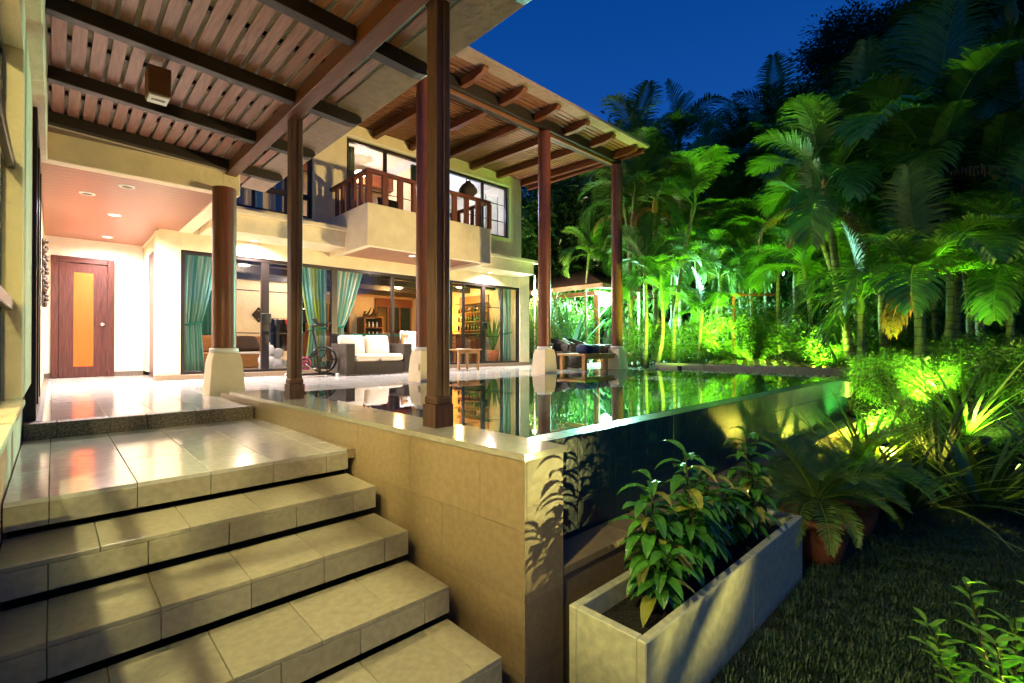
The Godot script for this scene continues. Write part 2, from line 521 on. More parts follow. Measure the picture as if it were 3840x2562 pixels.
func build_side_wall() -> void:
	var s := thing("side_wall", "beige tiled wall with a polished stone cap between the stairs and the pool", "wall", P(1.6, -1.04, 3.0))
	var st := newst()
	var poly := []
	for a in [[1.545, 0.012], [5.70, 0.012], [5.70, 0.40], [1.545, 0.268]]:
		poly.append(Vector2(wall_u(a[0]) + a[1], a[0]))
	prism(st, poly, -1.2, 0.068)
	part(s, "core", done(st), M["slab"], Vector3.ZERO)
	# cladding tiles on the stair side
	var rows := [[-1.1, -0.905], [-0.905, -0.58], [-0.58, -0.255], [-0.255, 0.068]]
	for r in rows.size():
		var v := 1.532 + (0.0 if r % 2 == 0 else -0.3)
		while v < 6.0:
			var a := maxf(v, 1.532) + 0.001
			var b := minf(v + 0.6, 6.02) - 0.001
			if b - a > 0.05:
				var q := newst()
				prism(q, [Vector2(wall_u(a), a), Vector2(wall_u(b), b), Vector2(wall_u(b) + 0.0115, b), Vector2(wall_u(a) + 0.0115, a)], rows[r][0] + 0.001, rows[r][1] - 0.001)
				part(s, "tile", done(q), M["wall_tile_%d" % (rng.randi() % 3)], Vector3.ZERO)
			v += 0.6
		# end face
		bb(s, "end_tile", M["wall_tile_%d" % (r % 3)], wall_u(1.53) + 0.0125, wall_u(1.53) + 0.268, rows[r][0] + 0.001, rows[r][1] - 0.001, 1.532, 1.5445, 0.001)
	# cap stones
	var v := 1.525
	while v < 5.6:
		var b := minf(v + 0.9, 5.68)
		var q := newst()
		prism(q, [Vector2(wall_u(v) - 0.006, v + 0.001), Vector2(wall_u(b) - 0.006, b - 0.001), Vector2(wall_u(b) + 0.285 + 0.035 * (b - 1.5), b - 0.001), Vector2(wall_u(v) + 0.285 + 0.035 * (v - 1.5), v + 0.001)], 0.0685, 0.10)
		part(s, "cap_stone", done(q), M["cap_stone"], Vector3.ZERO)
		v += 0.9

func build_pool() -> void:
	var t := Node3D.new()
	t.name = "pool"
	add_child(t)
	t.set_meta("kind", "structure")
	var u0 := 1.79
	var st := newst()
	ab(st, 1.6, 8.7, -1.30, -1.10, 1.8, 5.6, 0.002)
	ab(st, 1.5, 8.7, -1.10, -0.07, 5.44, 5.60, 0.002)
	ab(st, 8.62, 8.75, -1.10, 0.0, 1.8, 5.44, 0.002)
	prism(st, [Vector2(1.56, 1.9), Vector2(1.45, 5.44), Vector2(1.62, 5.44), Vector2(1.80, 1.9)], -1.10, 0.0)
	part(t, "basin", done(st), M["pool_tile_0"])
	# infinity wall clad in dark tiles
	bb(t, "infinity_wall", M["grout"], u0 + 0.04, 8.74, -1.2, 0.055, 1.762, 1.90, 0.002)
	var rows := [[-0.50, -0.31], [-0.31, -0.12], [-0.12, 0.07]]
	var u := u0 + 0.03
	while u < 8.7:
		for r in rows:
			bb(t, "tile", M["pool_tile_%d" % (rng.randi() % 3)], u + 0.001, minf(u + 0.19, 8.74) - 0.001, r[0] + 0.001, r[1] - 0.001, 1.75, 1.7615, 0.0015)
		bb(t, "rim_tile", M["pool_tile_%d" % (rng.randi() % 3)], u + 0.001, minf(u + 0.19, 8.74) - 0.001, 0.056, 0.0735, 1.7515, 1.90, 0.002)
		u += 0.19
	# water
	var w := newst()
	prism(w, [Vector2(1.806, 1.905), Vector2(8.615, 1.905), Vector2(8.615, 5.435), Vector2(1.64, 5.435)], -1.095, 0.0755)
	part(t, "water", done(w), M["water"])
	# overflow trough ledge below the infinity wall
	var lu := 1.825
	while lu < 8.6:
		bb(t, "ledge_tile", M["wall_tile_%d" % (rng.randi() % 3)], lu + 0.001, lu + 0.599, -0.545, -0.50, 1.535, 1.748, 0.004)
		lu += 0.6
	bb(t, "trough_base", M["wall_tile_1"], 1.84, 8.6, -1.2, -0.5455, 1.545, 1.748, 0.006)

func build_far_bank() -> void:
	var t := thing("garden_kerb", "long beige stone kerb with a strip of pebbles at the far end of the pool", "kerb", P(9.6, 0, 3.5))
	var v := 1.7
	while v < 5.3:
		bb(t, "coping_stone", M["cap_stone"], 8.63, 9.25, -0.2, 0.03, v + 0.002, v + 0.598, 0.004)
		bb(t, "kerb_stone", M["cap_stone"], 10.35, 10.60, -0.2, 0.16, v + 0.002, v + 0.598, 0.006)
		v += 0.6
	bb(t, "bed", M["soil"], 9.26, 10.34, -0.2, 0.0, 1.7, 5.3, 0.003)
	# slatted timber cover behind the kerb
	var s := thing("timber_cover", "low slatted timber cover of parallel boards behind the pool kerb", "slatted cover", P(11.6, 0, 3.6))
	bb(s, "beam", M["darkwood_v"], 10.72, 10.80, 0.0, 0.15, 1.6, 5.6)
	bb(s, "beam", M["darkwood_v"], 13.0, 13.08, 0.0, 0.16, 1.6, 5.6)
	var ang := 0.02
	for k in 17:
		var c := P(12.3, 0.19, 1.3 + k * 0.25)
		var o := part(s, "slat", box_mesh(Vector3(3.4, 0.03, 0.11), 0.004), M["lightwood_u"], c)
		o.rotation = Vector3(0, 0, ang)
		o.rotate_y(0.35)

func pebbles() -> void:
	var st := newst()
	lathe(st, [Vector2(0, -0.5), Vector2(0.38, -0.35), Vector2(0.5, 0), Vector2(0.36, 0.36), Vector2(0, 0.5)], Vector3.ZERO, 7)
	var mesh := done(st)
	for pass_i in 4:
		var n: int = [420, 260, 900, 500][pass_i]
		var mm := MultiMesh.new()
		mm.transform_format = MultiMesh.TRANSFORM_3D
		mm.mesh = mesh
		mm.instance_count = n
		for i in n:
			var u: float
			var v: float
			var y := 0.008
			if pass_i < 2:
				u = rng.randf_range(1.7, 8.5)
				v = rng.randf_range(5.71, 5.77)
			else:
				u = rng.randf_range(9.3, 10.3)
				v = rng.randf_range(1.75, 5.25)
			var b := Basis.from_euler(Vector3(rng.randf() * 0.6, rng.randf() * TAU, rng.randf() * 0.6)).scaled(Vector3(rng.randf_range(0.03, 0.06), rng.randf_range(0.018, 0.03), rng.randf_range(0.025, 0.045)) * (1.0 if pass_i < 2 else 1.5))
			mm.set_instance_transform(i, Transform3D(b, P(u, y, v)))
		var o := MultiMeshInstance3D.new()
		o.multimesh = mm
		o.material_override = M["pebble_a"] if pass_i % 2 == 0 else M["pebble_b"]
		o.name = numbered("pebbles")
		add_child(o)
		meta(o, ["pale pebbles in the narrow gutter along the pool coping", "dark pebbles in the narrow gutter along the pool coping", "pale pebbles strewn in the bed at the far end of the pool", "dark pebbles strewn in the bed at the far end of the pool"][pass_i], "pebbles", "", "stuff")

# ---------------------------------------------------------------- house
# a glazed opening: frame as the part, panes / mullions / bars as its pieces; u range, y range, plane v
func window(parent: Node, n: String, u0: float, u1: float, y0: float, y1: float, v: float, mull: Array, bars: Array, fw := 0.06) -> MeshInstance3D:
	var st := newst()
	ab(st, u0, u0 + fw, y0, y1, v, v + 0.09)
	ab(st, u1 - fw, u1, y0, y1, v, v + 0.09)
	ab(st, u0 + fw, u1 - fw, y1 - fw, y1, v, v + 0.09)
	ab(st, u0 + fw, u1 - fw, y0, y0 + fw * 0.8, v, v + 0.09)
	var f := part(parent, n, done(st), M["frame"], Vector3.ZERO)
	var edges := [u0 + fw]
	for m in mull:
		bb(f, "mullion", M["frame"], m[0] - m[1] / 2, m[0] + m[1] / 2, y0 + fw * 0.8, y1 - fw, v + 0.005, v + 0.075)
		edges.append(m[0])
	edges.append(u1 - fw)
	for i in edges.size() - 1:
		bb(f, "pane", M["glass"], edges[i] + 0.004, edges[i + 1] - 0.004, y0 + fw * 0.8, y1 - fw, v + 0.035, v + 0.041, 0.001)
	for b in bars:
		bb(f, "security_bar", M["frame"], b[0], b[1], b[2] - 0.009, b[2] + 0.009, v + 0.10, v + 0.118, 0.002)
	return f

func build_house() -> void:
	var h := thing("house", "two storey cream house with dark framed glass doors facing the pool", "house", P(5.4, 0, 10.5))
	var c: Material = M["cream"]
	# ground floor
	bb(h, "wall", c, 1.17, 1.50, 0.10, 2.42, 9.40, 9.62, 0.006)
	bb(h, "wall", c, 9.29, 9.67, 0.10, 2.42, 9.40, 9.62, 0.006)
	bb(h, "wall", c, 1.50, 9.29, 2.15, 2.42, 9.401, 9.62, 0.004)
	bb(h, "wall", c, 9.47, 9.669, 0.10, 2.42, 9.62, 15.2, 0.006)
	bb(h, "wall", c, 1.22, 1.40, 0.10, 2.42, 10.70, 15.2, 0.006)
	bb(h, "wall", c, 1.22, 1.40, 0.10, 2.42, 9.62, 9.86, 0.006)
	bb(h, "wall", c, 1.22, 1.40, 2.20, 2.42, 9.86, 10.70, 0.006)
	bb(h, "side_door", M["doorwood_y"], 1.24, 1.31, 0.02, 2.20, 9.86, 10.70, 0.006)
	bb(h, "wall", c, 1.2, 9.669, 0.05, 2.42, 15.2, 15.4, 0.006)
	var x := 1.16
	while x < 9.6:
		bb(h, "plinth_stone", M["wall_tile_1"], x + 0.001, minf(x + 0.645, 9.69) - 0.001, 0.0165, 0.099, 9.375, 9.60, 0.004)
		x += 0.645
	bb(h, "wall", c, 1.2, 9.669, 2.42, 2.72, 9.401, 15.4, 0.004)
	# upper wall pieces round the openings
	for p in [[1.2, 2.0, 2.72, 5.12], [2.0, 3.63, 2.72, 3.03], [2.0, 3.63, 4.95, 5.12], [3.63, 4.32, 2.72, 5.12], [4.32, 6.3, 4.85, 5.12], [6.3, 6.7, 2.72, 5.12], [6.7, 8.86, 2.72, 3.45], [6.7, 8.86, 4.83, 5.12], [8.86, 9.35, 2.72, 5.12]]:
		bb(h, "wall", c, p[0], p[1], p[2] + 0.0005, p[3], 9.402, 9.60, 0.002)
	bb(h, "wall", M["dark_wall"], 9.15, 9.348, 2.73, 5.12, 9.60, 15.0, 0.004)
	bb(h, "wall", c, 1.2, 1.4, 2.73, 5.12, 9.60, 15.0, 0.004)
	bb(h, "wall", c, 1.4, 9.15, 2.73, 5.12, 13.0, 13.2, 0.004)
	bb(h, "wall", c, 6.42, 6.58, 2.73, 5.0, 9.605, 13.0, 0.004)
	bb(h, "ceiling", M["white_wall"], 1.2, 9.35, 5.125, 5.2, 9.402, 13.2, 0.004)
	# projecting ledge with lip
	bb(h, "ledge", c, 1.75, 9.12, 2.425, 2.715, 8.70, 9.40, 0.008)
	bb(h, "ledge_lip", c, 1.70, 9.27, 2.7155, 2.79, 8.61, 9.3995, 0.008)
	# opening trims
	bb(h, "lintel_trim", M["white_trim"], 4.28, 6.34, 4.851, 4.90, 9.37, 9.4015, 0.003)
	bb(h, "lintel_trim", M["white_trim"], 6.66, 8.92, 4.831, 4.88, 9.37, 9.4015, 0.003)
	bb(h, "jamb_trim", M["white_trim"], 8.861, 8.92, 3.45, 4.8305, 9.37, 9.4015, 0.003)
	# windows
	window(h, "sliding_door", 1.50, 4.08, 0.10, 2.15, 9.42, [[2.12, 0.05], [2.79, 0.13], [3.40, 0.05]], [[2.14, 2.72, 0.80], [2.14, 2.72, 1.57], [2.86, 3.38, 0.80], [2.86, 3.38, 1.57]])
	window(h, "sliding_door", 4.08, 6.95, 0.10, 2.15, 9.422, [[5.40, 0.06], [6.2, 0.05]], [])
	window(h, "sliding_door", 6.95, 9.29, 0.10, 2.15, 9.42, [[7.37, 0.05], [8.01, 0.12], [8.66, 0.05]], [[7.40, 7.94, 0.80], [7.40, 7.94, 1.57], [8.08, 8.63, 0.80], [8.08, 8.63, 1.57]])
	window(h, "window", 2.0, 3.63, 3.03, 4.95, 9.44, [[2.60, 0.05], [3.15, 0.05]], [])
	window(h, "window", 4.32, 6.3, 2.74, 4.85, 9.44, [[5.22, 0.07]], [[4.4, 6.2, 3.9], [4.4, 6.2, 3.45]])
	window(h, "window", 6.7, 8.86, 3.45, 4.83, 9.44, [[8.0, 0.06]], [[6.8, 8.8, 3.9], [6.8, 8.8, 4.35]])
	bb(h, "transom", M["frame"], 2.06, 3.57, 3.39, 3.49, 9.435, 9.50)
	# lock boxes on the meeting stiles
	for u in [2.79, 8.01]:
		bb(h, "lock_handle", M["black"], u - 0.09, u + 0.09, 0.98, 1.16, 9.375, 9.42, 0.01)
	# balcony
	var b := bb(h, "balcony", c, 3.96, 6.84, 2.33, 3.09, 7.80, 7.92, 0.008)
	bb(b, "side_parapet", c, 3.96, 4.08, 2.33, 3.089, 7.921, 9.40, 0.008)
	bb(b, "side_parapet", c, 6.72, 6.84, 2.33, 3.089, 7.921, 9.40, 0.008)
	bb(b, "floor_slab", c, 4.081, 6.719, 2.44, 2.60, 7.921, 9.40, 0.004)
	for k in 12:
		bb(b, "soffit_board", M["soffit"], 4.082, 6.718, 2.40, 2.438, 7.925 + k * 0.123, 7.925 + k * 0.123 + 0.119, 0.004)
	bb(b, "rail", M["redwood_u"], 3.95, 6.85, 3.64, 3.70, 7.81, 7.91, 0.006)
	bb(b, "rail", M["redwood_v"], 3.95, 4.05, 3.64, 3.699, 7.911, 9.39, 0.006)
	bb(b, "rail", M["redwood_v"], 6.75, 6.85, 3.64, 3.699, 7.911, 9.39, 0.006)
	var q := 3.955
	while q < 6.8:
		bb(b, "baluster", M["redwood_y"], q, q + 0.12, 3.0905, 3.6395, 7.83, 7.88, 0.005)
		q += 0.312
	q = 8.10
	while q < 9.35:
		bb(b, "baluster", M["redwood_y"], 3.98, 4.03, 3.0905, 3.6395, q, q + 0.09, 0.005)
		bb(b, "baluster", M["redwood_y"], 6.77, 6.82, 3.0905, 3.6395, q, q + 0.09, 0.005)
		q += 0.25
	# interior finishes: wooden ceiling with beams, floor
	bb(h, "inner_floor", M["floor_tile_1"], 1.40, 9.47, 0.02, 0.06, 9.625, 15.2, 0.002)
	bb(h, "inner_ceiling", M["cabinetwood_u"], 1.40, 9.47, 2.37, 2.419, 9.625, 15.2, 0.002)
	for v in [10.6, 11.8, 13.0, 14.2]:
		bb(h, "ceiling_beam", M["darkwood_u"], 1.40, 9.47, 2.20, 2.369, v, v + 0.16, 0.004)
	bb(h, "inner_wall", M["cream"], 1.401, 4.9, 0.06, 2.37, 13.4, 13.5, 0.004)
	bb(h, "wainscot", M["cabinetwood_y"], 4.9, 9.46, 0.0605, 0.95, 15.12, 15.199, 0.004)
	bb(h, "upper_floor", M["cabinetwood_u"], 1.40, 9.15, 2.7205, 2.74, 9.605, 13.0, 0.002)
	bb(h, "upper_cornice", M["redwood_u"], 1.4, 6.42, 4.6, 4.9, 11.2, 11.4, 0.004)

func build_porch() -> void:
	# alcove wall with the door, fascia beam, boarded soffit
	var p := thing("porch", "entrance porch with a boarded pink wood soffit and cream fascia beam", "porch", P(0.6, 0, 9.0))
	bb(p, "wall", M["white_wall"], -0.30, 1.219, 0.10, 2.60, 11.32, 11.5, 0.006)
	bb(p, "plinth_stone", M["granite"], -0.12, 1.219, 0.0165, 0.10, 11.30, 11.5, 0.004)
	bb(p, "fascia", M["cream"], -0.10, 1.47, 2.43, 2.71, 6.60, 6.76, 0.006)
	bb(p, "edge_beam", M["cream"], 1.47, 1.66, 2.43, 2.712, 6.60, 9.399, 0.006)
	bb(p, "roof_slab", M["concrete"], -0.3, 1.66, 2.713, 2.80, 6.62, 11.5, 0.006)
	var v := 6.765
	while v < 11.28:
		bb(p, "soffit_board", M["soffit"], -0.115, 1.468, 2.445, 2.465, v, v + 0.094, 0.003)
		v += 0.097
	var d := thing("entrance_door", "dark wooden door with a tall orange panel and round knob", "door", P(0.38, 0.02, 11.3))
	bb(d, "frame_post", M["doorwood_y"], -0.04, 0.055, 0.021, 2.12, 11.26, 11.318, 0.006)
	bb(d, "frame_post", M["doorwood_y"], 0.70, 0.795, 0.021, 2.12, 11.26, 11.318, 0.006)
	bb(d, "frame_head", M["doorwood_u"], 0.0555, 0.6995, 2.02, 2.12, 11.261, 11.318, 0.006)
	var leaf := bb(d, "leaf", M["doorwood_y"], 0.058, 0.697, 0.022, 2.005, 11.285, 11.319, 0.005)
	bb(leaf, "orange_panel", M["orange_panel"], 0.248, 0.507, 0.21, 1.85, 11.279, 11.2845, 0.002)
	var st := newst()
	lathe(st, [Vector2(0.0, 0.07), Vector2(0.022, 0.066), Vector2(0.034, 0.05), Vector2(0.026, 0.03), Vector2(0.014, 0.02), Vector2(0.014, 0.008), Vector2(0.036, 0.006), Vector2(0.036, 0.0)], Vector3.ZERO, 20)
	var k := part(leaf, "knob", done(st), M["steel"], P(0.63, 0.95, 11.284))
	k.rotation.x = PI / 2

func build_left_building() -> void:
	var h := thing("side_building", "cream wall with a tall window at the left edge beside the stairs", "building", P(-0.5, 0, 4.0))
	var c: Material = M["cream"]
	bb(h, "wall", c, -0.30, -0.165, -1.2, 0.30, 0.25, 5.10, 0.006)
	bb(h, "wall", c, -0.30, -0.12, 0.301, 2.42, 3.72, 5.10, 0.006)
	bb(h, "wall", c, -0.30, -0.12, 0.301, 2.42, 0.25, 0.45, 0.006)
	bb(h, "wall", c, -0.30, -0.121, 2.20, 2.42, 0.451, 3.719, 0.004)
	bb(h, "wall", c, -0.30, -0.12, 0.0, 2.60, 6.90, 11.4, 0.006)
	bb(h, "bulkhead", c, -0.34, -0.05, 2.4205, 3.05, 0.25, 6.598, 0.006)
	bb(h, "sill", c, -0.34, -0.11, 0.27, 0.3005, 0.46, 3.70, 0.004)
	# window frame along the wall
	var st := newst()
	for v in [0.452, 1.52, 2.60, 3.66]:
		ab(st, -0.26, -0.20, 0.301, 2.199, v, v + 0.055)
	ab(st, -0.26, -0.20, 0.301, 0.35, 0.508, 3.66)
	ab(st, -0.26, -0.20, 2.15, 2.199, 0.508, 3.66)
	var w := part(h, "window", done(st), M["frame"], Vector3.ZERO)
	for k in 3:
		bb(w, "pane", M["glass"], -0.233, -0.227, 0.35, 2.15, 0.51 + k * 1.06, 1.50 + k * 1.06, 0.001)
	bb(w, "security_bar", M["frame"], -0.19, -0.155, 0.78, 0.84, 0.46, 3.71)
	bb(w, "security_bar", M["frame"], -0.19, -0.155, 1.54, 1.60, 0.46, 3.71)
	# dark sliding door between the window and the porch
	st = newst()
	for v in [5.12, 5.95, 6.03, 6.82]:
		ab(st, -0.155, -0.095, 0.02, 2.40, v, v + 0.07)
	ab(st, -0.155, -0.095, 2.33, 2.40, 5.19, 6.82)
	ab(st, -0.155, -0.095, 0.02, 0.07, 5.19, 6.82)
	var sd := part(h, "sliding_door", done(st), M["frame"], Vector3.ZERO)
	bb(sd, "pane", M["glass"], -0.13, -0.124, 0.07, 2.33, 5.19, 5.95, 0.001)
	bb(sd, "pane", M["glass"], -0.13, -0.124, 0.07, 2.33, 6.10, 6.82, 0.001)
	# the room behind
	bb(h, "inner_wall", c, -3.3, -3.15, -0.1, 2.75, 0.25, 11.4, 0.004)
	bb(h, "inner_wall", c, -3.15, -0.301, -0.1, 2.75, 0.25, 0.40, 0.004)
	bb(h, "inner_wall", c, -3.15, -0.301, -0.1, 2.75, 4.6, 4.72, 0.004)
	bb(h, "inner_wall", c, -3.15, -0.301, -0.1, 2.75, 11.2, 11.35, 0.004)
	bb(h, "inner_floor", M["floor_tile_0"], -3.15, -0.301, -0.15, -0.001, 0.40, 11.2, 0.004)
	bb(h, "inner_ceiling", M["white_wall"], -3.3, -0.341, 2.75, 2.85, 0.25, 11.4, 0.004)
	for a in [[2.7, "opal ceiling globe in the room behind the left window, deeper in", 6.0], [0.75, "opal ceiling globe in the room behind the left window, nearer", 7.5]]:
		var t := thing("ceiling_globe", a[1], "light", P(-0.85, 2.5, a[0]), "globes in the left room")
		st = newst()
		lathe(st, [Vector2(0, -0.12), Vector2(0.09, -0.08), Vector2(0.12, 0), Vector2(0.09, 0.08), Vector2(0.03, 0.12), Vector2(0.03, 0.25), Vector2(0, 0.25)], Vector3.ZERO, 20)
		part(t, "globe_lamp", done(st), M["lamp_white"])
		omni(t, P(-0.85, 2.5, a[0]), a[2], Color(1.0, 0.975, 0.67), 0.045)

func build_porch_roof() -> void:
	var r := thing("porch_roof", "slatted timber roof over the stairs with dark rafters and rounded tails", "roof", P(1.56, 2.66, 4.0))
	# rafters across, slats along, battens above, sheeting on top
	for v in [2.02, 3.17, 4.32, 5.44, 6.50]:
		bb(r, "rafter", M["darkwood_u"], -0.05, 1.499, 2.685, 2.795, v - 0.045, v + 0.045, 0.005)
		var st := newst()
		st.set_smooth_group(-1)
		var prof := []
		for a in [[1.62, 2.685], [2.00, 2.685], [2.07, 2.70], [2.11, 2.735], [2.10, 2.775], [2.06, 2.795], [1.62, 2.795]]:
			prof.append(Vector2(a[0], a[1]))
		var n := prof.size()
		var cc := Vector2(1.86, 2.74)
		for i in n:
			var p0: Vector2 = prof[i]
			var p1: Vector2 = prof[(i + 1) % n]
			var mm := (p0 + p1) / 2 - cc
			quad(st, P(p0.x, p0.y, v - 0.045), P(p1.x, p1.y, v - 0.045), P(p1.x, p1.y, v + 0.045), P(p0.x, p0.y, v + 0.045), Vector3(mm.x, mm.y, 0))
			tri(st, P(p0.x, p0.y, v - 0.045), P(p1.x, p1.y, v - 0.045), P(cc.x, cc.y, v - 0.045), Vector3(0, 0, 1))
			tri(st, P(p0.x, p0.y, v + 0.045), P(p1.x, p1.y, v + 0.045), P(cc.x, cc.y, v + 0.045), Vector3(0, 0, -1))
		part(r, "rafter_tail", done(st), M["darkwood_u"], Vector3.ZERO)
	var u := -0.03
	while u < 1.49:
		bb(r, "slat", M["slatwood_v"], u, minf(u + 0.086, 1.498), 2.797, 2.812, 0.9, 6.595, 0.003)
		u += 0.112
	for a in [[1.625, 1.72], [1.745, 1.83]]:
		bb(r, "slat", M["slatwood_v"], a[0], a[1], 2.797, 2.812, 0.9, 7.4, 0.003)
	bb(r, "eave_board", M["concrete"], 1.855, 2.17, 2.797, 2.815, 0.9, 7.4, 0.004)
	for v in [1.5, 2.6, 3.74, 4.88, 5.97]:
		bb(r, "batten", M["darkwood_u"], -0.05, 1.84, 2.8125, 2.85, v, v + 0.04, 0.003)
	bb(r, "sheeting", M["underlay"], -0.14, 2.17, 2.852, 2.88, 0.9, 6.595, 0.003)
	bb(r, "sheeting", M["underlay"], 1.66, 2.17, 2.852, 2.88, 6.596, 7.4, 0.003)
	bb(r, "end_board", M["underlay"], -0.14, 1.499, 2.68, 2.851, 6.55, 6.59, 0.003)
	bb(r, "main_beam", M["beamwood_v"], 1.50, 1.62, 2.655, 2.796, 0.9, 6.72, 0.006)
	r.rotation.z = -0.045
	# a projector box hung under the slats
	var b := thing("ceiling_box", "dark brown box with a white plate hung under the porch roof slats", "box", P(0.59, 2.5, 4.75))
	bb(b, "casing", M["beamwood_u"], 0.52, 0.67, 2.56, 2.78, 4.62, 4.80, 0.006)
	bb(b, "plate", M["white_trim"], 0.53, 0.66, 2.545, 2.5595, 4.63, 4.79, 0.004)
	bb(b, "slot", M["black"], 0.55, 0.64, 2.541, 2.5445, 4.69, 4.72, 0.001)

func post(u: float, v: float, ytop: float, label: String) -> void:
	var t := thing("post", label, "post", P(u, 0.10, v), "square timber posts on the pool wall")
	var w := 0.052
	var st := newst()
	for s in [-1, 1]:
		ab(st, u + s * 0.029 - 0.023, u + s * 0.029 + 0.023, 0.27, ytop, v - w, v + w, 0.006)
	ab(st, u - 0.007, u + 0.007, 0.27, ytop, v - w + 0.012, v + w - 0.012, 0.002)
	part(t, "shaft", done(st), M["postwood_y"], Vector3.ZERO)
	st = newst()
	prism(st, [Vector2(u - 0.066, v - 0.066), Vector2(u + 0.066, v - 0.066), Vector2(u + 0.066, v + 0.066), Vector2(u - 0.066, v + 0.066)], 0.1005, 0.235)
	ab(st, u - 0.061, u + 0.061, 0.2355, 0.285, v - 0.061, v + 0.061, 0.008)
	part(t, "base", done(st), M["postwood_y"], Vector3.ZERO)

func column(u: float, v: float, ytop: float, label: String, socket := false) -> void:
	var t := thing("column", label, "column", P(u, 0, v), "round brown columns on tapered cream pedestals")
	var st := newst()
	lathe(st, [Vector2(0.126, 0.555), Vector2(0.124, ytop)], P(u, 0, v), 32)
	part(t, "shaft", done(st), M["redwood_y"], Vector3.ZERO)
	st = newst()
	var k := sqrt(2.0)
	lathe(st, [Vector2(0.185 * k, 0.0165), Vector2(0.18 * k, 0.06), Vector2(0.155 * k, 0.40), Vector2(0.135 * k, 0.49), Vector2(0.12 * k, 0.50), Vector2(0, 0.50)], P(u, 0, v), 4, false)
	var b := part(t, "pedestal", done(st), M["cream"], Vector3.ZERO)
	st = newst()
	lathe(st, [Vector2(0.0, 0.50), Vector2(0.145, 0.50), Vector2(0.152, 0.515), Vector2(0.152, 0.535), Vector2(0.145, 0.55), Vector2(0.12, 0.554), Vector2(0, 0.554)], P(u, 0, v), 32)
	part(t, "collar", done(st), M["white_trim"], Vector3.ZERO)
	if socket:
		bb(b, "socket_box", M["cream"], u - 0.188, u - 0.17, 0.20, 0.30, v - 0.14, v - 0.07, 0.004)

func build_terrace_roof() -> void:
	var r := thing("terrace_roof", "wide slatted timber canopy roof carried by round columns over the terrace", "roof", P(6.8, 4.85, 7.5))
	# rafters from the wall out over the beam
	for k in 7:
		var u := 4.05 + 0.885 * k
		var st := newst()
		st.set_smooth_group(-1)
		var prof := [Vector2(9.40, 4.98), Vector2(6.55, 4.90), Vector2(6.0, 4.885), Vector2(5.80, 4.92), Vector2(5.74, 4.98), Vector2(5.76, 5.02), Vector2(9.40, 5.11)]
		var n := prof.size()
		var cc := Vector2(7.5, 5.0)
		for i in n:
			var p0: Vector2 = prof[i]
			var p1: Vector2 = prof[(i + 1) % n]
			var d := (p1 - p0)
			var mm := Vector2(d.y, -d.x)
			if mm.dot((p0 + p1) / 2 - cc) < 0: mm = -mm
			quad(st, P(u - 0.05, p0.y, p0.x), P(u - 0.05, p1.y, p1.x), P(u + 0.05, p1.y, p1.x), P(u + 0.05, p0.y, p0.x), Vector3(0, mm.y, -mm.x))
			tri(st, P(u - 0.05, p0.y, p0.x), P(u - 0.05, p1.y, p1.x), P(u - 0.05, cc.y, cc.x), Vector3(-1, 0, 0))
			tri(st, P(u + 0.05, p0.y, p0.x), P(u + 0.05, p1.y, p1.x), P(u + 0.05, cc.y, cc.x), Vector3(1, 0, 0))
		part(r, "rafter", done(st), M["redwood_v"], Vector3.ZERO)
	var v := 6.62
	var slope := 0.028
	while v < 9.36:
		var y := 5.045 + (v - 6.0) * slope
		bb(r, "slat", M["roofslat_u"], 2.2, 9.7, y, y + 0.018, v, v + 0.062, 0.003)
		v += 0.094
	for a in [[5.93, 6.03], [6.06, 6.13], [6.17, 6.24], [6.28, 6.35]]:
		var y: float = 5.045 + (a[0] - 6.0) * slope
		bb(r, "slat", M["roofslat_u"], 2.2, 9.7, y, y + 0.018, a[0], a[1], 0.003)
	bb(r, "sheeting", M["darkwood_u"], 2.2, 9.72, 5.165, 5.19, 6.0, 9.40, 0.003)
	bb(r, "eave_sheet", M["concrete"], 2.2, 9.72, 5.045, 5.062, 5.66, 5.92, 0.003)
	bb(r, "gutter_lip", M["concrete"], 2.2, 9.72, 5.0625, 5.10, 5.66, 5.68, 0.003)
	# outer twin beam on the columns
	bb(r, "beam", M["darkwood_u"], 2.2, 9.65, 4.85, 5.04, 6.36, 6.44, 0.006)
	bb(r, "beam", M["darkwood_u"], 2.2, 9.65, 4.80, 4.90, 6.50, 6.60, 0.006)
	bb(r, "beam_strip", M["roofslat_u"], 2.2, 9.65, 4.795, 4.848, 6.441, 6.499, 0.004)
	bb(r, "verge_board", M["redwood_v"], 9.58, 9.68, 4.93, 5.04, 5.75, 9.40, 0.006)

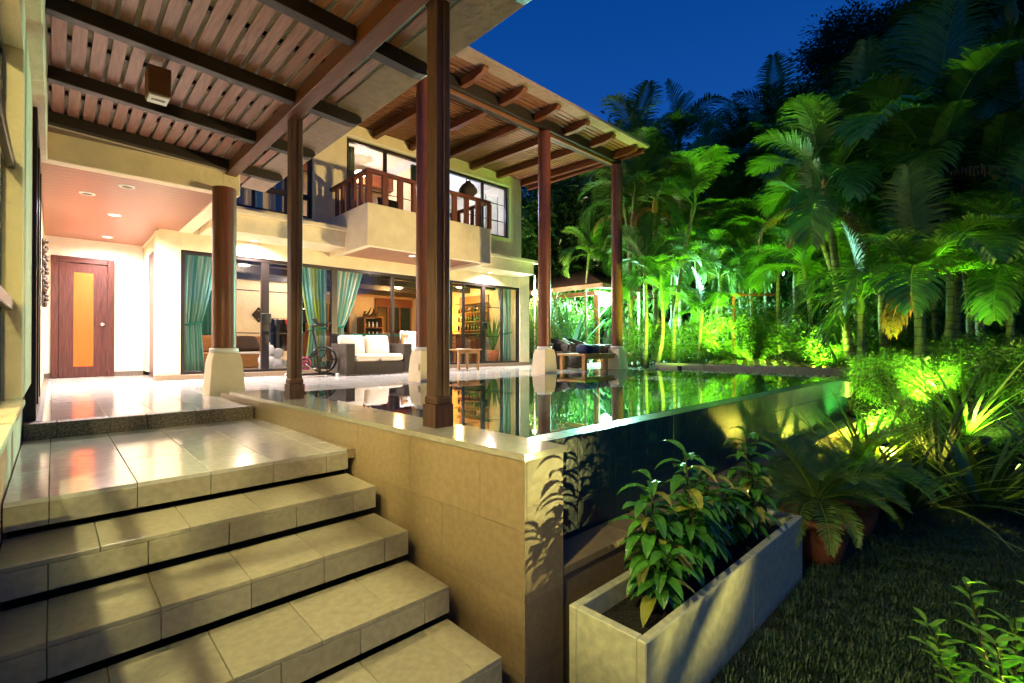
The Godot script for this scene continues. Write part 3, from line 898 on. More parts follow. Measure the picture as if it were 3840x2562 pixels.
# ---------------------------------------------------------------- furniture and small things
func curtain(u0: float, u1: float, y0: float, y1: float, v: float, tie_y: float, tie_w: float, cols: Array, label: String, from_left := true) -> void:
	var t := thing("curtain", label, "curtain", P((u0 + u1) / 2, y0, v), "striped curtains inside the glass doors")
	var st := newst()
	st.set_smooth_group(1)
	var w := u1 - u0
	var nu := 56
	var nv := 22
	var f := func(i: int, j: int) -> Vector3:
		var s := float(i) / nu
		var y := lerpf(y0, y1, float(j) / nv)
		var k := 1.0
		if tie_w < 1.0:
			if y > tie_y: k = lerpf(tie_w, 1.0, pow((y - tie_y) / (y1 - tie_y), 0.8))
			else: k = lerpf(tie_w, tie_w * 1.25, (tie_y - y) / (tie_y - y0))
		var uu := u0 + s * w * k if from_left else u1 - s * w * k
		var vv := v + 0.035 * sin(s * 44.0) * (1.0 + 0.3 * sin(y * 3.0 + s * 9.0)) + 0.012 * sin(s * 97.0 + y * 2.0)
		return P(uu, y, vv)
	for i in nu:
		var c: Color = cols[int(float(i) / nu * 9.0) % cols.size()]
		for j in nv:
			st.set_color(c)
			quad(st, f.call(i, j), f.call(i + 1, j), f.call(i + 1, j + 1), f.call(i, j + 1), Vector3(0, 0, 1))
	part(t, "cloth", done(st), M["curtain"], Vector3.ZERO)
	if tie_w < 1.0:
		var uu := u0 + w * tie_w * 0.5 if from_left else u1 - w * tie_w * 0.5
		st = newst()
		var pts := []
		for k in 13:
			var a := TAU * k / 12
			pts.append(P(uu + cos(a) * w * tie_w * 0.56, tie_y + 0.03 * cos(a), v + sin(a) * 0.075))
		tube(st, pts, [0.016], 6, false)
		part(t, "tie_band", done(st), M["baize"], Vector3.ZERO)

func build_curtains() -> void:
	var teal := Color(0.20, 0.48, 0.40)
	var pale := Color(0.45, 0.66, 0.56)
	var cream := Color(0.72, 0.70, 0.50)
	var lime := Color(0.42, 0.52, 0.10)
	curtain(1.58, 2.08, 0.10, 2.12, 9.66, 0.95, 0.5, [teal, pale, teal, teal, pale], "teal curtain tied back at the left end of the glass doors")
	curtain(3.46, 4.02, 0.10, 2.12, 9.68, 0.9, 0.62, [pale, teal, teal, lime, lime], "teal and lime curtain behind the exercise bike", false)
	curtain(4.14, 4.80, 0.10, 2.12, 9.68, 0.95, 0.36, [teal, pale, cream, teal, cream], "teal and cream curtain swept aside behind the loveseat")
	curtain(8.74, 9.22, 0.10, 2.12, 9.68, 0.9, 0.72, [cream, teal, pale, teal, cream], "cream and teal curtain at the right end of the glass doors", false)
	curtain(4.40, 4.62, 2.76, 4.80, 9.70, 3.2, 1.0, [Color(0.06, 0.12, 0.07), Color(0.35, 0.4, 0.3)], "dark green curtain at the left of the balcony door")
	curtain(6.02, 6.22, 2.76, 4.80, 9.70, 3.2, 1.0, [Color(0.05, 0.14, 0.10), Color(0.10, 0.2, 0.15)], "dark green curtain at the right of the balcony door")
	curtain(3.20, 3.56, 3.05, 4.90, 9.70, 3.2, 1.0, [Color(0.06, 0.20, 0.12), Color(0.35, 0.35, 0.15)], "dark green curtain in the upper window under the porch eave")
	curtain(2.06, 3.2, 3.05, 4.90, 9.78, 3.2, 1.0, [Color(0.62, 0.45, 0.28), Color(0.70, 0.55, 0.40), Color(0.05, 0.12, 0.30)], "beige and blue sheer curtain in the upper window under the porch eave")
	# left room curtain, hung along the wall
	var t := thing("curtain", "pale green curtain inside the left window", "curtain", P(-0.42, 0.05, 3.4))
	var st := newst()
	st.set_smooth_group(1)
	st.set_color(Color(0.42, 0.50, 0.30))
	for i in 40:
		for j in 6:
			var f := func(a: int, b: int) -> Vector3:
				return P(-0.42 + 0.04 * sin(a * 1.1), 0.05 + 2.2 * b / 6.0, 3.05 + 0.66 * a / 40.0)
			quad(st, f.call(i, j), f.call(i + 1, j), f.call(i + 1, j + 1), f.call(i, j + 1), Vector3(1, 0, 0))
	part(t, "cloth", done(st), M["curtain"], Vector3.ZERO)

func build_loveseat() -> void:
	var t := thing("loveseat", "brown woven rattan loveseat with white cushions on the terrace", "sofa", P(4.55, 0.016, 8.7))
	bb(t, "arm", M["rattan"], 3.85, 4.03, 0.04, 0.61, 8.40, 9.05, 0.012)
	bb(t, "arm", M["rattan"], 5.06, 5.24, 0.04, 0.61, 8.40, 9.05, 0.012)
	bb(t, "base", M["rattan"], 4.031, 5.059, 0.04, 0.27, 8.405, 9.05, 0.012)
	bb(t, "back", M["rattan"], 4.031, 5.059, 0.271, 0.605, 8.93, 9.05, 0.012)
	for a in [[3.88, 8.43], [5.18, 8.43], [3.88, 9.0], [5.18, 9.0]]:
		bb(t, "foot", M["black"], a[0], a[0] + 0.035, 0.0165, 0.0395, a[1], a[1] + 0.035, 0.003)
	for k in 2:
		var st := newst()
		pillow(st, Vector3.ZERO, Vector3(0.51, 0.145, 0.54), 0.22)
		part(t, "seat_cushion", done(st), M["cushion"], P(4.288 + k * 0.514, 0.342, 8.66))
		st = newst()
		pillow(st, Vector3.ZERO, Vector3(0.50, 0.16, 0.40), 0.22)
		var c := part(t, "back_cushion", done(st), M["cushion"], P(4.16 + k * 0.53, 0.575, 8.84))
		c.rotation.x = PI / 2 - 0.2

func ring(st: SurfaceTool, c: Vector3, ax: Vector3, ay: Vector3, r: float, tr: float, n := 24) -> void:
	var pts := []
	for k in n + 1:
		var a := TAU * k / n
		pts.append(c + (ax * cos(a) + ay * sin(a)) * r)
	tube(st, pts, [tr], 6, false)

func build_bike() -> void:
	var t := thing("exercise_bike", "black and pink exercise bike standing by the glass doors", "exercise bike", P(3.4, 0.016, 8.7))
	var A := Vector3(1, 0, 0)
	var U := Vector3.UP
	var o := P(3.42, 0.016, 8.75)
	var st := newst()
	ring(st, o + Vector3(0.16, 0.30, 0), A, U, 0.235, 0.02, 28)
	ring(st, o + Vector3(0.16, 0.30, 0), A, U, 0.17, 0.012, 24)
	tube(st, [o + Vector3(0.16, 0.30, -0.04), o + Vector3(0.16, 0.30, 0.04)], [0.05], 12)
	for k in 5:
		var a := TAU * k / 5
		tube(st, [o + Vector3(0.16, 0.30, 0), o + Vector3(0.16 + cos(a) * 0.22, 0.30 + sin(a) * 0.22, 0)], [0.012], 5)
	part(t, "flywheel", done(st), M["black"], Vector3.ZERO)
	st = newst()
	tube(st, [o + Vector3(0.10, 0.02, 0), o + Vector3(0.05, 0.45, 0), o + Vector3(-0.02, 0.80, 0), o + Vector3(-0.03, 0.93, 0)], [0.026], 8)
	tube(st, [o + Vector3(0.05, 0.40, 0), o + Vector3(-0.25, 0.30, 0), o + Vector3(-0.32, 0.10, 0)], [0.024], 8)
	tube(st, [o + Vector3(-0.25, 0.28, 0), o + Vector3(-0.30, 0.72, 0)], [0.022], 8)
	part(t, "frame", done(st), M["black"], Vector3.ZERO)
	st = newst()
	tube(st, [o + Vector3(-0.40, 0.03, -0.24), o + Vector3(-0.40, 0.03, 0.24)], [0.028], 8)
	tube(st, [o + Vector3(0.32, 0.03, -0.24), o + Vector3(0.32, 0.03, 0.24)], [0.028], 8)
	tube(st, [o + Vector3(-0.40, 0.04, 0), o + Vector3(0.32, 0.04, 0)], [0.022], 8)
	part(t, "stand", done(st), M["frame"], Vector3.ZERO)
	for k in [[-0.40, 0.24], [0.32, 0.24], [-0.40, -0.24], [0.32, -0.24]]:
		st = newst()
		lathe(st, [Vector2(0, 0.0), Vector2(0.03, 0.0), Vector2(0.034, 0.03), Vector2(0.03, 0.055), Vector2(0, 0.055)], o + Vector3(k[0], 0, k[1]), 12)
		part(t, "foot", done(st), M["white_trim"], Vector3.ZERO)
	st = newst()
	ring(st, o + Vector3(-0.20, 0.24, 0.05), A, U, 0.10, 0.022, 20)
	tube(st, [o + Vector3(-0.20, 0.24, 0.0), o + Vector3(-0.20, 0.24, 0.08)], [0.06], 12)
	part(t, "crank_cover", done(st), M["pink_metal"], Vector3.ZERO)
	for s in [-1.0, 1.0]:
		st = newst()
		tube(st, [o + Vector3(-0.20, 0.24, s * 0.09), o + Vector3(-0.20 + s * 0.11, 0.24 - s * 0.09, s * 0.09)], [0.012], 6)
		cbox(st, o + Vector3(-0.20 + s * 0.11, 0.24 - s * 0.09, s * 0.15), Vector3(0.10, 0.025, 0.09), 0.006)
		part(t, "pedal", done(st), M["steel"], Vector3.ZERO)
	st = newst()
	pillow(st, o + Vector3(-0.32, 0.75, 0), Vector3(0.26, 0.07, 0.18), 0.7)
	part(t, "saddle", done(st), M["black"], Vector3.ZERO)
	st = newst()
	tube(st, [o + Vector3(0.22, 0.98, -0.20), o + Vector3(0.10, 0.93, -0.22), o + Vector3(-0.04, 0.92, -0.12), o + Vector3(-0.04, 0.92, 0.12), o + Vector3(0.10, 0.93, 0.22), o + Vector3(0.22, 0.98, 0.20)], [0.018], 8)
	part(t, "handlebar", done(st), M["black"], Vector3.ZERO)
	st = newst()
	cbox(st, o + Vector3(0.02, 1.0, 0), Vector3(0.03, 0.11, 0.17), 0.01, Basis(Vector3(0, 0, 1), 0.5))
	part(t, "console", done(st), M["black"], Vector3.ZERO)

func chair(u: float, v: float, turn: float, label: String, m: Material, group := "") -> Node3D:
	var t := thing("chair", label, "chair", P(u, 0.016, v), group)
	for a in [[-0.20, -0.20], [0.20, -0.20], [-0.20, 0.20], [0.20, 0.20]]:
		var h := 0.82 if a[1] < 0 else 0.42
		part(t, "leg", box_mesh(Vector3(0.04, h, 0.04), 0.005), m).position = Vector3(a[0], h / 2, a[1])
	part(t, "seat", box_mesh(Vector3(0.46, 0.04, 0.46), 0.008), m).position = Vector3(0, 0.44, 0)
	for k in 3:
		part(t, "back_slat", box_mesh(Vector3(0.36, 0.07, 0.02), 0.005), m).position = Vector3(0, 0.54 + k * 0.11, -0.205)
	for s in [-1, 1]:
		part(t, "apron", box_mesh(Vector3(0.02, 0.05, 0.36), 0.004), m).position = Vector3(s * 0.20, 0.39, 0)
	t.rotation.y = turn
	return t

func build_terrace_things() -> void:
	chair(5.55, 8.75, 0.2, "wooden chair with a white towel beside the loveseat", M["lightwood_y"])
	var t := thing("towel", "white towel hung over the chair back beside the loveseat", "towel", P(5.5, 0.86, 8.95))
	var st := newst()
	st.set_smooth_group(1)
	var f := func(i: int, j: int) -> Vector3:
		var s := i / 14.0
		var q := j / 20.0
		var drop := absf(q - 0.5) * 2.0
		return P(5.30 + 0.42 * s + 0.02 * sin(j * 0.7), 0.875 - maxf(0, drop - 0.1) * 0.48 + 0.006 * sin(s * 20.0), 8.955 + (q - 0.5) * (0.09 + 0.08 * drop) + 0.012 * sin(s * 17.0 + q * 6.0))
	for i in 14:
		for j in 20:
			quad(st, f.call(i, j), f.call(i + 1, j), f.call(i + 1, j + 1), f.call(i, j + 1), Vector3(0, 1, 0.3 if j < 10 else -0.3))
	part(t, "cloth", done(st), M["towel"], Vector3.ZERO)
	# low wooden side table right of the big post
	t = thing("side_table", "pale wooden side table with a slatted top near the right glass doors", "table", P(6.75, 0.016, 8.6))
	for k in 6:
		bb(t, "slat", M["lightwood_u"], 6.38, 7.05, 0.46, 0.485, 8.36 + k * 0.085, 8.36 + k * 0.085 + 0.072, 0.004)
	for a in [[6.42, 8.40], [6.97, 8.40], [6.42, 8.80], [6.97, 8.80]]:
		bb(t, "leg", M["lightwood_y"], a[0] - 0.025, a[0] + 0.025, 0.0165, 0.4595, a[1] - 0.025, a[1] + 0.025, 0.005)
	bb(t, "apron", M["lightwood_u"], 6.45, 6.945, 0.39, 0.4595, 8.385, 8.41, 0.004)
	t = thing("magazine", "white magazine lying on the pale wooden side table", "magazine", P(6.7, 0.487, 8.55))
	bb(t, "pages", M["white_trim"], 6.58, 6.80, 0.4855, 0.497, 8.45, 8.72, 0.002)
	# dining set under the roof end: long timber table-bench, wicker chairs and crockery
	t = thing("dining_bench", "long pale timber dining table at the far end of the terrace", "table", P(9.2, 0.016, 6.9))
	bb(t, "top", M["lightwood_u"], 8.25, 10.05, 0.34, 0.385, 6.35, 7.15, 0.006)
	bb(t, "apron", M["lightwood_u"], 8.30, 10.0, 0.27, 0.3395, 6.38, 6.42, 0.004)
	for a in [[8.33, 6.42], [9.90, 6.42], [8.33, 7.05], [9.90, 7.05], [9.1, 6.42]]:
		bb(t, "leg", M["lightwood_y"], a[0], a[0] + 0.09, 0.0165, 0.3395, a[1], a[1] + 0.09, 0.006)
	# clothes and bags heaped on it
	var heap := [[8.75, 6.75, 0.30, "blue_cloth", "blue and white folded cushion on the dining table, nearest the pillar"], [9.05, 6.70, 0.26, "grey_cloth", "grey cushion on the middle of the dining table"], [9.33, 6.78, 0.28, "lightwood_u", "tan basket on the dining table"], [9.68, 6.72, 0.30, "grey_cloth", "dark bundle at the far end of the dining table"], [9.86, 6.9, 0.22, "blue_cloth", "small blue cushion at the far end of the dining table"]]
	for a in heap:
		st = newst()
		pillow(st, Vector3.ZERO, Vector3(a[2] * 1.2, 0.22, a[2]), 0.55)
		var q := thing("cushion", a[4], "cushion", P(a[0], 0.385, a[1]), "things lying on the dining table")
		var pq := part(q, "cover", done(st), M[a[3]], P(a[0], 0.485, a[1]))
		pq.rotation.y = a[0] * 7.0
	for a in [[8.7, 7.55, PI, "wicker armchair behind the dining table, nearest the pillar"], [9.5, 7.6, PI + 0.2, "wicker armchair behind the dining table, farther along"]]:
		var w := thing("armchair", a[3], "chair", P(a[0], 0.016, a[1]), "wicker armchairs at the dining table")
		st = newst()
		lathe(st, [Vector2(0.0, 0.36), Vector2(0.26, 0.36), Vector2(0.30, 0.42), Vector2(0.28, 0.05), Vector2(0.24, 0.0), Vector2(0, 0.0)], Vector3.ZERO, 20)
		part(w, "seat", done(st), M["rattan"])
		st = newst()
		st.set_smooth_group(1)
		for i in 20:
			var a0 := -PI * 0.15 + PI * 1.3 * i / 20.0
			var a1 := -PI * 0.15 + PI * 1.3 * (i + 1) / 20.0
			var h0 := 0.58 + 0.16 * sin((a0 + PI * 0.15) / 1.3)
			var h1 := 0.58 + 0.16 * sin((a1 + PI * 0.15) / 1.3)
			quad(st, Vector3(cos(a0) * 0.29, 0.36, -sin(a0) * 0.29), Vector3(cos(a1) * 0.29, 0.36, -sin(a1) * 0.29), Vector3(cos(a1) * 0.34, h1, -sin(a1) * 0.34), Vector3(cos(a0) * 0.34, h0, -sin(a0) * 0.34), Vector3(cos(a0), 0, -sin(a0)))
			quad(st, Vector3(cos(a0) * 0.25, 0.36, -sin(a0) * 0.25), Vector3(cos(a1) * 0.25, 0.36, -sin(a1) * 0.25), Vector3(cos(a1) * 0.30, h1, -sin(a1) * 0.30), Vector3(cos(a0) * 0.30, h0, -sin(a0) * 0.30), -Vector3(cos(a0), 0, -sin(a0)))
			quad(st, Vector3(cos(a0) * 0.34, h0, -sin(a0) * 0.34), Vector3(cos(a1) * 0.34, h1, -sin(a1) * 0.34), Vector3(cos(a1) * 0.30, h1, -sin(a1) * 0.30), Vector3(cos(a0) * 0.30, h0, -sin(a0) * 0.30), Vector3.UP)
		part(w, "back", done(st), M["rattan"])
		w.rotation.y = a[2] + PI
	# hanging carved panel on the porch wall
	t = thing("wall_carving", "tall carved wooden panel hung on the porch wall beside the door", "carving", P(-0.1, 1.2, 9.0))
	st = newst()
	for k in 34:
		var yy := 1.12 + 0.86 * k / 34.0
		var vv := 8.95 + 0.10 * sin(k * 1.3)
		pillow(st, P(-0.09 + 0.02 * sin(k * 2.7), yy, vv + 0.05 * sin(k * 5.1)), Vector3(0.05, 0.06, 0.09 + 0.03 * sin(k * 3.3)), 0.8, 7, 5)
	ab(st, -0.119, -0.10, 1.10, 2.0, 8.84, 9.06, 0.01)
	part(t, "relief", done(st), M["carving"], Vector3.ZERO)
	# globe lantern basket standing on the balcony rail
	t = thing("basket_lantern", "round woven basket lantern on the right part of the balcony rail", "lantern", P(6.25, 3.70, 7.86))
	st = newst()
	lathe(st, [Vector2(0.0, 0.0), Vector2(0.12, 0.0), Vector2(0.19, 0.07), Vector2(0.19, 0.13), Vector2(0.13, 0.22), Vector2(0.06, 0.27), Vector2(0.055, 0.30), Vector2(0, 0.30)], P(6.25, 3.70, 7.86), 20)
	part(t, "body", done(st), M["carving"], Vector3.ZERO)
	st = newst()
	ring(st, P(6.25, 4.02, 7.86), Vector3(1, 0, 0), Vector3.UP, 0.05, 0.01, 14)
	part(t, "handle", done(st), M["carving"], Vector3.ZERO)
	# louvred shutter inside the upper right window
	t = thing("shutter", "white louvred shutter standing in the upper right window", "shutter", P(8.5, 3.5, 9.75))
	bb(t, "stile", M["white_trim"], 8.30, 8.34, 3.48, 4.62, 9.72, 9.76)
	bb(t, "stile", M["white_trim"], 8.74, 8.78, 3.48, 4.62, 9.72, 9.76)
	for k in 26:
		var lv := bb(t, "louvre", M["white_trim"], 8.341, 8.739, 3.52 + k * 0.042, 3.528 + k * 0.042, 9.72, 9.76, 0.002)
		lv.rotation.x = 0.5
	# armchair seen through the balcony rail
	t = thing("lounge_chair", "dark folding lounge chair behind the balcony rail", "chair", P(5.0, 2.60, 8.6))
	st = newst()
	cbox(st, P(5.0, 3.02, 8.6), Vector3(0.5, 0.05, 0.5), 0.01)
	cbox(st, P(5.0, 3.30, 8.85), Vector3(0.5, 0.60, 0.05), 0.01, Basis(Vector3.RIGHT, -0.25))
	part(t, "seat", done(st), M["black"], Vector3.ZERO)
	for a in [[4.78, 8.40], [5.22, 8.40], [4.78, 8.80], [5.22, 8.80]]:
		bb(t, "leg", M["steel"], a[0] - 0.015, a[0] + 0.015, 2.601, 3.0, a[1] - 0.015, a[1] + 0.015)

func build_interior() -> void:
	var st: SurfaceTool
	# billiard table
	var t := thing("billiard_table", "billiard table with teal cloth seen behind the loveseat", "billiard table", P(6.4, 0.06, 11.8))
	bb(t, "frame", M["cabinetwood_u"], 5.3, 7.4, 0.62, 0.80, 11.2, 12.3, 0.01)
	bb(t, "cushion_rail", M["baize"], 5.3, 7.4, 0.801, 0.86, 11.2, 11.3, 0.01)
	bb(t, "cushion_rail", M["baize"], 5.3, 7.4, 0.801, 0.86, 12.2, 12.3, 0.01)
	bb(t, "bed", M["baize"], 5.301, 7.399, 0.801, 0.83, 11.301, 12.199, 0.002)
	for a in [[5.35, 11.25], [7.23, 11.25], [5.35, 12.13], [7.23, 12.13]]:
		bb(t, "leg", M["cabinetwood_y"], a[0], a[0] + 0.12, 0.061, 0.6195, a[1], a[1] + 0.12, 0.01)
	# display cabinet with ornaments
	t = thing("display_cabinet", "wooden display cabinet with shelves of ornaments behind the teal curtain", "cabinet", P(7.6, 0.06, 14.6))
	bb(t, "side", M["cabinetwood_y"], 7.20, 7.26, 0.061, 1.45, 14.4, 14.9)
	bb(t, "side", M["cabinetwood_y"], 7.84, 7.90, 0.061, 1.45, 14.4, 14.9)
	bb(t, "back", M["darkwood_y"], 7.261, 7.839, 0.061, 1.45, 14.85, 14.9)
	for y in [0.4, 0.8, 1.12, 1.46]:
		bb(t, "shelf", M["cabinetwood_u"], 7.20, 7.90, y, y + 0.03, 14.39, 14.849)
	for k in 8:
		var o := thing("ornament", "small pale figurine on the %s shelf of the display cabinet" % ("lower" if k < 4 else "upper"), "ornament", P(7.34 + (k % 4) * 0.14, 0.831 if k < 4 else 1.151, 14.6), "figurines in the cabinet")
		st = newst()
		lathe(st, [Vector2(0, 0), Vector2(0.035, 0), Vector2(0.02, 0.05), Vector2(0.035, 0.09), Vector2(0.015, 0.13), Vector2(0.022, 0.16), Vector2(0, 0.19)], Vector3.ZERO, 10)
		part(o, "body", done(st), M["white_trim"])
	t = thing("driftwood", "dark driftwood sculpture on top of the display cabinet", "sculpture", P(7.5, 1.49, 14.6))
	st = newst()
	for k in 9:
		var a := k * 0.7
		tube(st, [P(7.3 + k * 0.05, 1.50, 14.6), P(7.35 + k * 0.06 + 0.1 * sin(a), 1.60 + 0.06 * cos(a * 2), 14.6 + 0.06 * cos(a)), P(7.4 + k * 0.06 + 0.15 * sin(a), 1.66 + 0.16 * absf(sin(a * 1.7)), 14.6)], [0.05, 0.035, 0.008], 6)
	part(t, "limbs", done(st), M["bark"], Vector3.ZERO)
	# timber framed windows in the back wall, night behind them
	for a in [[4.95, 7.05, "wide timber framed window in the back wall behind the billiard table"], [7.98, 9.42, "timber framed window in the back wall right of the display cabinet"]]:
		t = thing("back_window", a[2], "window", P((a[0] + a[1]) / 2, 1.0, 15.1), "windows in the back wall")
		bb(t, "pane", M["night_glass"], a[0] + 0.05, a[1] - 0.05, 0.99, 1.90, 15.17, 15.198)
		bb(t, "head", M["redwood_u"], a[0], a[1], 1.90, 2.19, 15.10, 15.199)
		bb(t, "sill", M["redwood_u"], a[0], a[1], 0.951, 0.989, 15.08, 15.199)
		var n := int((a[1] - a[0]) / 0.7) + 1
		for k in n + 1:
			var uu: float = a[0] + (a[1] - a[0] - 0.06) * k / n
			bb(t, "stile", M["redwood_y"], uu, uu + 0.06, 0.99, 1.899, 15.13, 15.1985)
	# bar against the right side wall
	t = thing("bar_shelves", "timber bar shelves full of bottles on the right wall behind the glass doors", "shelves", P(9.3, 0.06, 11.5))
	bb(t, "back", M["lightwood_y"], 9.43, 9.468, 0.95, 2.10, 10.9, 12.3)
	for y in [1.0, 1.28, 1.56, 1.84]:
		bb(t, "shelf", M["lightwood_v"], 9.2, 9.429, y, y + 0.02, 10.9, 12.3)
	bb(t, "counter", M["cabinetwood_y"], 8.8, 9.1, 0.061, 0.86, 10.7, 12.4)
	bb(t, "counter_top", M["darkwood_v"], 8.72, 9.18, 0.861, 0.90, 10.6, 12.5)
	for r in 3:
		for k in 10:
			var bk := rng.randi() % 4
			var o := thing("bottle", "%s bottle on the %s bar shelf" % [["green", "amber", "silver", "dark green"][bk], ["lowest", "middle", "upper"][r]], "bottle", P(9.32, 1.0205 + r * 0.28, 10.97 + k * 0.135 + rng.randf_range(-0.02, 0.02)), "bottles on the bar shelves")
			st = newst()
			var hh := rng.randf_range(0.16, 0.23)
			lathe(st, [Vector2(0, 0), Vector2(0.036, 0), Vector2(0.036, hh * 0.6), Vector2(0.012, hh * 0.75), Vector2(0.012, hh), Vector2(0, hh)], Vector3.ZERO, 10)
			part(o, "glass", done(st), [M["bottle_green"], M["bottle_amber"], M["steel"], M["night_glass"]][bk])
	chair(8.3, 10.9, 1.4, "wooden bar chair inside the right glass doors, the nearer of two", M["lightwood_y"], "chairs at the bar")
	chair(8.35, 11.6, 1.7, "wooden bar chair inside the right glass doors, the farther of two", M["lightwood_y"], "chairs at the bar")
	# potted plant by the bar
	t = thing("potted_plant", "leafy potted plant inside the right glass doors", "plant", P(9.15, 0.06, 10.35))
	st = newst()
	lathe(st, [Vector2(0, 0), Vector2(0.13, 0), Vector2(0.18, 0.36), Vector2(0.15, 0.36), Vector2(0.14, 0.32), Vector2(0, 0.32)], P(9.15, 0.06, 10.35), 18)
	part(t, "pot", done(st), M["terracotta"], Vector3.ZERO)
	st = newst()
	for k in 18:
		blade(st, P(9.15, 0.38, 10.35), Vector3(cos(k * 2.4) * 0.3, 1.0, sin(k * 2.4) * 0.4), 1.1, 0.08, 0.4, Color(0.07, 0.16, 0.02))
	part(t, "leaves", done(st), M["leaf"], Vector3.ZERO)
	# amber table lamp and its cabinet
	t = thing("table_lamp", "glowing amber table lamp beside the right glass doors", "lamp", P(9.1, 0.757, 12.75))
	st = newst()
	lathe(st, [Vector2(0, 0.0), Vector2(0.09, 0.0), Vector2(0.03, 0.06), Vector2(0.03, 0.24), Vector2(0, 0.24)], P(9.1, 0.757, 12.75), 16)
	part(t, "foot", done(st), M["carving"], Vector3.ZERO)
	st = newst()
	lathe(st, [Vector2(0.17, 1.0), Vector2(0.10, 1.28)], P(9.1, 0, 12.75), 20)
	part(t, "lamp_shade", done(st), M["lamp_warm"], Vector3.ZERO)
	omni(t, P(9.1, 1.40, 12.75), 2.6, Color(1.0, 0.62, 0.14), 0.08)
	t = thing("lamp_cabinet", "small wooden cabinet under the amber table lamp", "cabinet", P(9.1, 0.06, 12.75))
	bb(t, "body", M["lightwood_y"], 8.85, 9.35, 0.061, 0.73, 12.53, 12.97, 0.008)
	bb(t, "top", M["cabinetwood_u"], 8.83, 9.37, 0.7305, 0.7565, 12.51, 12.99, 0.006)
	# left living area
	t = thing("treadmill", "black treadmill with a raised console inside the left glass doors", "treadmill", P(4.3, 0.06, 11.3))
	bb(t, "deck", M["black"], 4.0, 4.6, 0.061, 0.22, 10.6, 12.0, 0.02)
	bb(t, "upright", M["black"], 4.0, 4.05, 0.221, 1.15, 11.7, 11.78, 0.01)
	bb(t, "upright", M["black"], 4.55, 4.6, 0.221, 1.15, 11.7, 11.78, 0.01)
	var cs := bb(t, "console", M["black"], 3.98, 4.62, 1.10, 1.45, 11.66, 11.72, 0.02)
	cs.rotation.x = 0.4
	t = thing("living_sofa", "beige sofa with a red cushion inside the left glass doors", "sofa", P(2.9, 0.06, 12.4))
	bb(t, "base", M["lightwood_u"], 2.2, 3.7, 0.061, 0.42, 11.9, 12.7, 0.03)
	bb(t, "back", M["lightwood_u"], 2.2, 3.7, 0.4205, 0.80, 12.5, 12.7, 0.03)
	st = newst()
	pillow(st, P(2.75, 0.55, 12.2), Vector3(0.45, 0.16, 0.42), 0.5, 18, 10, Basis(Vector3.RIGHT, 0.6))
	part(t, "red_cushion", done(st), M["red_cloth"], Vector3.ZERO)
	st = newst()
	pillow(st, P(3.25, 0.60, 12.3), Vector3(0.5, 0.16, 0.45), 0.5, 18, 10, Basis(Vector3.RIGHT, 0.9))
	part(t, "brown_cushion", done(st), M["carving"], Vector3.ZERO)
	t = thing("coffee_table", "white low table inside the left glass doors", "table", P(2.9, 0.06, 10.9))
	bb(t, "top", M["white_trim"], 2.5, 3.4, 0.40, 0.44, 10.7, 11.2, 0.006)
	for a in [[2.52, 10.72], [3.34, 10.72], [2.52, 11.14], [3.34, 11.14]]:
		bb(t, "leg", M["white_trim"], a[0], a[0] + 0.04, 0.061, 0.3995, a[1], a[1] + 0.04)
	t = thing("laundry", "bundle of patterned white and blue cloth inside the left glass doors", "cloth", P(3.2, 0.06, 10.2))
	st = newst()
	for k in 7:
		pillow(st, P(3.1 + 0.12 * sin(k * 2.0), 0.14 + 0.07 * k, 10.15 + 0.1 * cos(k * 2.0)), Vector3(0.36 - 0.03 * k, 0.2, 0.34 - 0.03 * k), 0.7, 12, 8)
	part(t, "cloth", done(st), M["towel"], Vector3.ZERO)
	t = thing("clothes_rack", "rack of dark and blue clothes behind the lock of the left glass doors", "clothes rack", P(3.2, 0.06, 10.8))
	st = newst()
	tube(st, [P(3.25, 0.061, 10.9), P(3.25, 1.15, 10.9), P(3.75, 1.15, 10.9), P(3.75, 0.061, 10.9)], [0.015], 6)
	part(t, "rail", done(st), M["frame"], Vector3.ZERO)
	for k in 4:
		bb(t, "garment", [M["blue_cloth"], M["grey_cloth"], M["black"], M["red_cloth"]][k], 3.28 + k * 0.11, 3.35 + k * 0.11, 0.45, 1.13, 10.72, 11.06, 0.03)
	t = thing("wall_medallion", "dark lozenge shaped carved medallion on the cream back wall", "wall ornament", P(3.8, 1.35, 13.37))
	st = newst()
	for k in 4:
		var a := PI / 4 + k * PI / 2
		cbox(st, P(3.8 + cos(a) * 0.09, 1.35 + sin(a) * 0.12, 13.385), Vector3(0.26, 0.045, 0.03), 0.01, Basis(Vector3(0, 0, 1), atan2(cos(a) * 0.12, -sin(a) * 0.09)))
	pillow(st, P(3.8, 1.35, 13.385), Vector3(0.16, 0.2, 0.03), 0.9, 14, 8)
	part(t, "relief", done(st), M["carving"], Vector3.ZERO)
	t = thing("inner_curtain", "dark green curtain in the back wall window of the living room", "curtain", P(2.9, 0.1, 13.3))
	st = newst()
	st.set_smooth_group(1)
	st.set_color(Color(0.03, 0.16, 0.13))
	for i in 36:
		var a0 := 1.9 + 0.9 * i / 36.0
		var a1 := 1.9 + 0.9 * (i + 1) / 36.0
		quad(st, P(a0, 0.10, 13.33 + 0.03 * sin(i * 1.2)), P(a1, 0.10, 13.33 + 0.03 * sin((i + 1) * 1.2)), P(a1, 1.9, 13.33 + 0.03 * sin((i + 1) * 1.2)), P(a0, 1.9, 13.33 + 0.03 * sin(i * 1.2)), Vector3(0, 0, 1))
	part(t, "cloth", done(st), M["curtain"], Vector3.ZERO)
